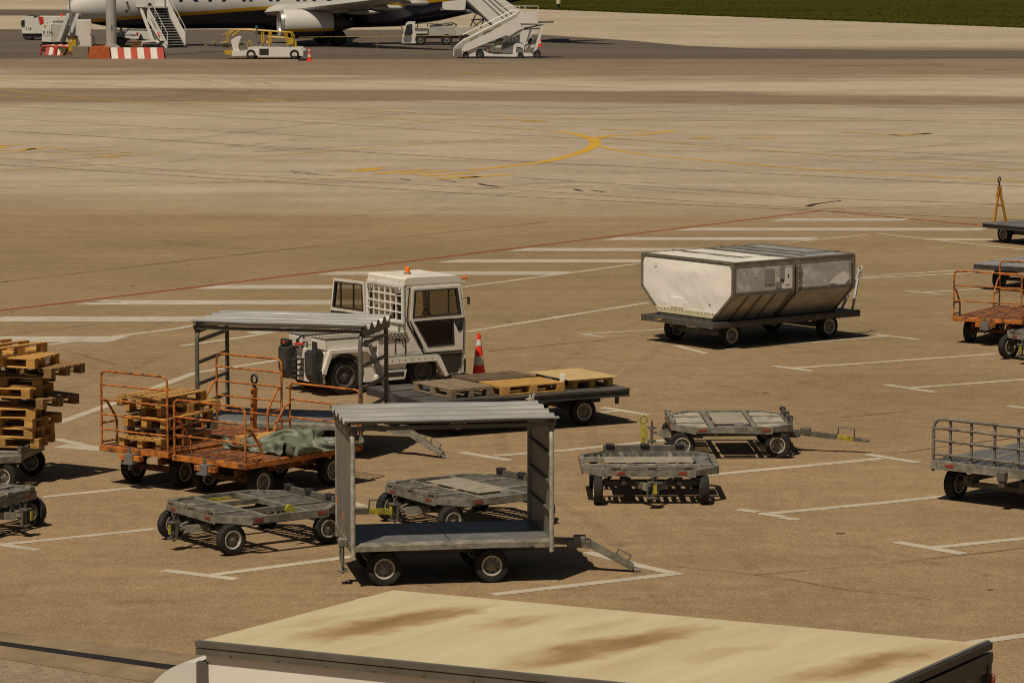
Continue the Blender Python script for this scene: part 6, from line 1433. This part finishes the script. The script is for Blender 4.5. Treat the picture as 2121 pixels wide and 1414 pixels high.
# boxes behind the mast
t = T('wooden_crate', 'brown wooden crate on the island beside the light mast', 'crate', (p1.x + .40, p1.y + 2.6, .62), R(4))
cr = pm('crate_wood', (.26, .14, .045), .8, var=.3, scale=3)
B = MB(); B.box(0, 0, .30, .66, .5, .07); B.box(0, 0, .46, .72, .55, .05)
for z_ in (.06, .16): B.box(0, 0, z_, .66, .5, .07)
B.o('slat', cr, t); B = MB(); B.box(0, .0, .2, .58, .42, .36); B.o('box_body', cr, t)

# ground power unit with two leaning ramps
F = Side(112, 111); t = T('ground_power_unit', 'pale ground power unit on wheels beside the yellow bin', 'power unit', F.p + Vector((0, 3.4, 0)), 0)
B = MB(); B.prism(F.pts((74, 90), (75, 54), (94, 54), (94, 91)), 0, 1.6); B.o('end_panel', white2, t)
B = MB(); B.prism(F.pts((94.3, 54), (126, 56), (124, 91), (94.3, 91)), .05, 1.55); B.o('body', cream, t)
B = MB(); B.prism(F.pts((74, 91), (124, 91), (122, 100), (78, 102)), .1, 1.5); B.o('chassis', plastic, t)
B = MB(); B.box(F(81, 58)[0], -.006, F(81, 58)[1], .16, .01, .18); B.o('warning_sticker', yellow2, t)
p_ = F(76.5, 74); lettering('0 156', .30, t, Matrix.Translation((p_[0], -.012, p_[1])) @ XZ, name='unit_number')
B = MB(); B.box(F(84, 78)[0], -.006, F(84, 78)[1], .45, .01, .03); B.o('red_line', red, t)
for xx in (81, 118):
    for yy in (.15, 1.4): wheel(t, F(xx, 0)[0], yy, .36, .2, rm=rimdark)
for a, b, lab in (((110, 91), (131, 48), 'grey metal ramp leaning on the power unit, next to its number'), ((129, 92), (150, 48), 'grey metal ramp leaning beside the yellow bin')):
    B = MB(); pa, pb = F(*a), F(*b); B.bar((pa[0], -.1, pa[1] - .5), (pb[0], .4, pb[1]), .5, .06, up=(0, 0, 1)); B.bar((pa[0] + .2, -.08, pa[1] - .5), (pb[0] + .2, .42, pb[1]), .04, .14, up=(0, 0, 1)); o = B.o('loading_ramp', greypaint); o.location = F.p + Vector((0, 2.9, .55)); T('', lab, 'ramp', group='grey loading ramps', ob=o)

# white van-like truck at the nose
F = Side(98, 84); t = T('service_truck', 'white service truck with a red band parked off the airliner nose', 'truck', F.p, 0)
B = MB(); B.prism(F.pts((46, 66), (47, 38), (51, 35), (71, 35), (71, 70), (48, 70)), 0, 2.2); cb = B.o('cab', white2, t)
B = MB(); B.prism(F.pts((48, 37), (58, 34), (78, 35.5), (70, 38)), 0.1, 2.1); B.o('cab_roof', plastic, cb)
B = MB(); B.prism(F.pts((71.2, 70), (71.2, 39), (80, 36), (147, 36), (147, 66), (90, 70)), 0, 2.2); bd = B.o('body', white2, t)
B = MB(); B.prism(F.pts((80, 36), (90, 36), (92, 52), (83, 52)), -.012, -.002); B.o('red_band', red, bd)
B = MB(); B.prism(F.pts((93, 56), (95, 49), (100, 48), (106, 56)), -.014, -.004); B.prism(F.pts((141, 37), (143, 36), (145, 48), (143, 50)), -.014, -.004); B.o('side_window', plastic, bd)
B = MB(); B.prism(F.pts((48, 70), (147, 66), (147, 76), (110, 78), (50, 80)), .1, 2.1); B.o('chassis', plastic, t)
B = MB(); B.prism(F.pts((45, 56), (45, 44), (52, 42), (52, 55)), -.05, -.01); B.o('mirror', plastic, cb)
p_ = F(110, 48); lettering('swissport', .36, bd, Matrix.Translation((p_[0], -.015, p_[1])) @ XZ)
p_ = F(54, 63); lettering('118', .30, cb, Matrix.Translation((p_[0], -.015, p_[1])) @ XZ, name='unit_number')
B = MB(); B.box(F(126, 33)[0], .6, F(126, 33.5)[1], .16, .16, .24, .02); B.o('beacon', conered, t)
for xx in (58, 130):
    for yy in (.2, 2.0): wheel(t, F(xx, 0)[0], yy, .40, .26, rm=rimdark)

# low aircraft tug behind the front stairs
F = Side(285, 91); t = T('aircraft_tug', 'low white aircraft tug between the light mast and front stairs', 'tug', F.p + Vector((0, .6, 0)), 0)
B = MB(); B.prism(F.pts((258, 79), (259, 65), (296, 65), (312, 67), (312, 84), (296, 82), (290, 70), (285, 82), (262, 80)), 0, 2.2); B.o('body', white2, t)
B = MB(); B.prism(F.pts((260, 62), (260, 58), (310, 57), (310, 62)), .1, 2.1); B.o('roof', greypaint, t)
for xx in (262, 308):
    B = MB(); F.tube(B, [(xx, 66), (xx, 60)], .06, .2); B.o('roof_post', greydark, t)
B = MB(); B.prism(F.pts((240, 86), (242, 68), (258, 68), (262, 86)), .2, 2.0); B.o('bonnet', plastic, t)
p_ = F(260, 75); lettering('swissport', .24, t, Matrix.Translation((p_[0], -.015, p_[1])) @ XZ)
B = MB(); B.box(F(283, 71)[0], -.01, F(283, 71)[1], .16, .02, .2); B.o('red_mark', red, t)
for xx in (248, 291):
    for yy in (.2, 2.0): wheel(t, F(xx, 0)[0], yy, .40, .3, rm=rimdark)

# marker post in the grass
p = at(1157, 18); t = T('marker_post', 'cream marker post with a black foot standing in the grass', 'post', p, 0)
B = MB(); B.lathe([(.26, .5), (.26, 1.6), (.20, 1.66)], (0, 0, 0), 'z', 16); B.o('post_body', contcream, t, 40)
B = MB(); B.lathe([(.14, 0), (.15, .5)], (0, 0, 0), 'z', 16); B.o('post_foot', plastic, t, 40)
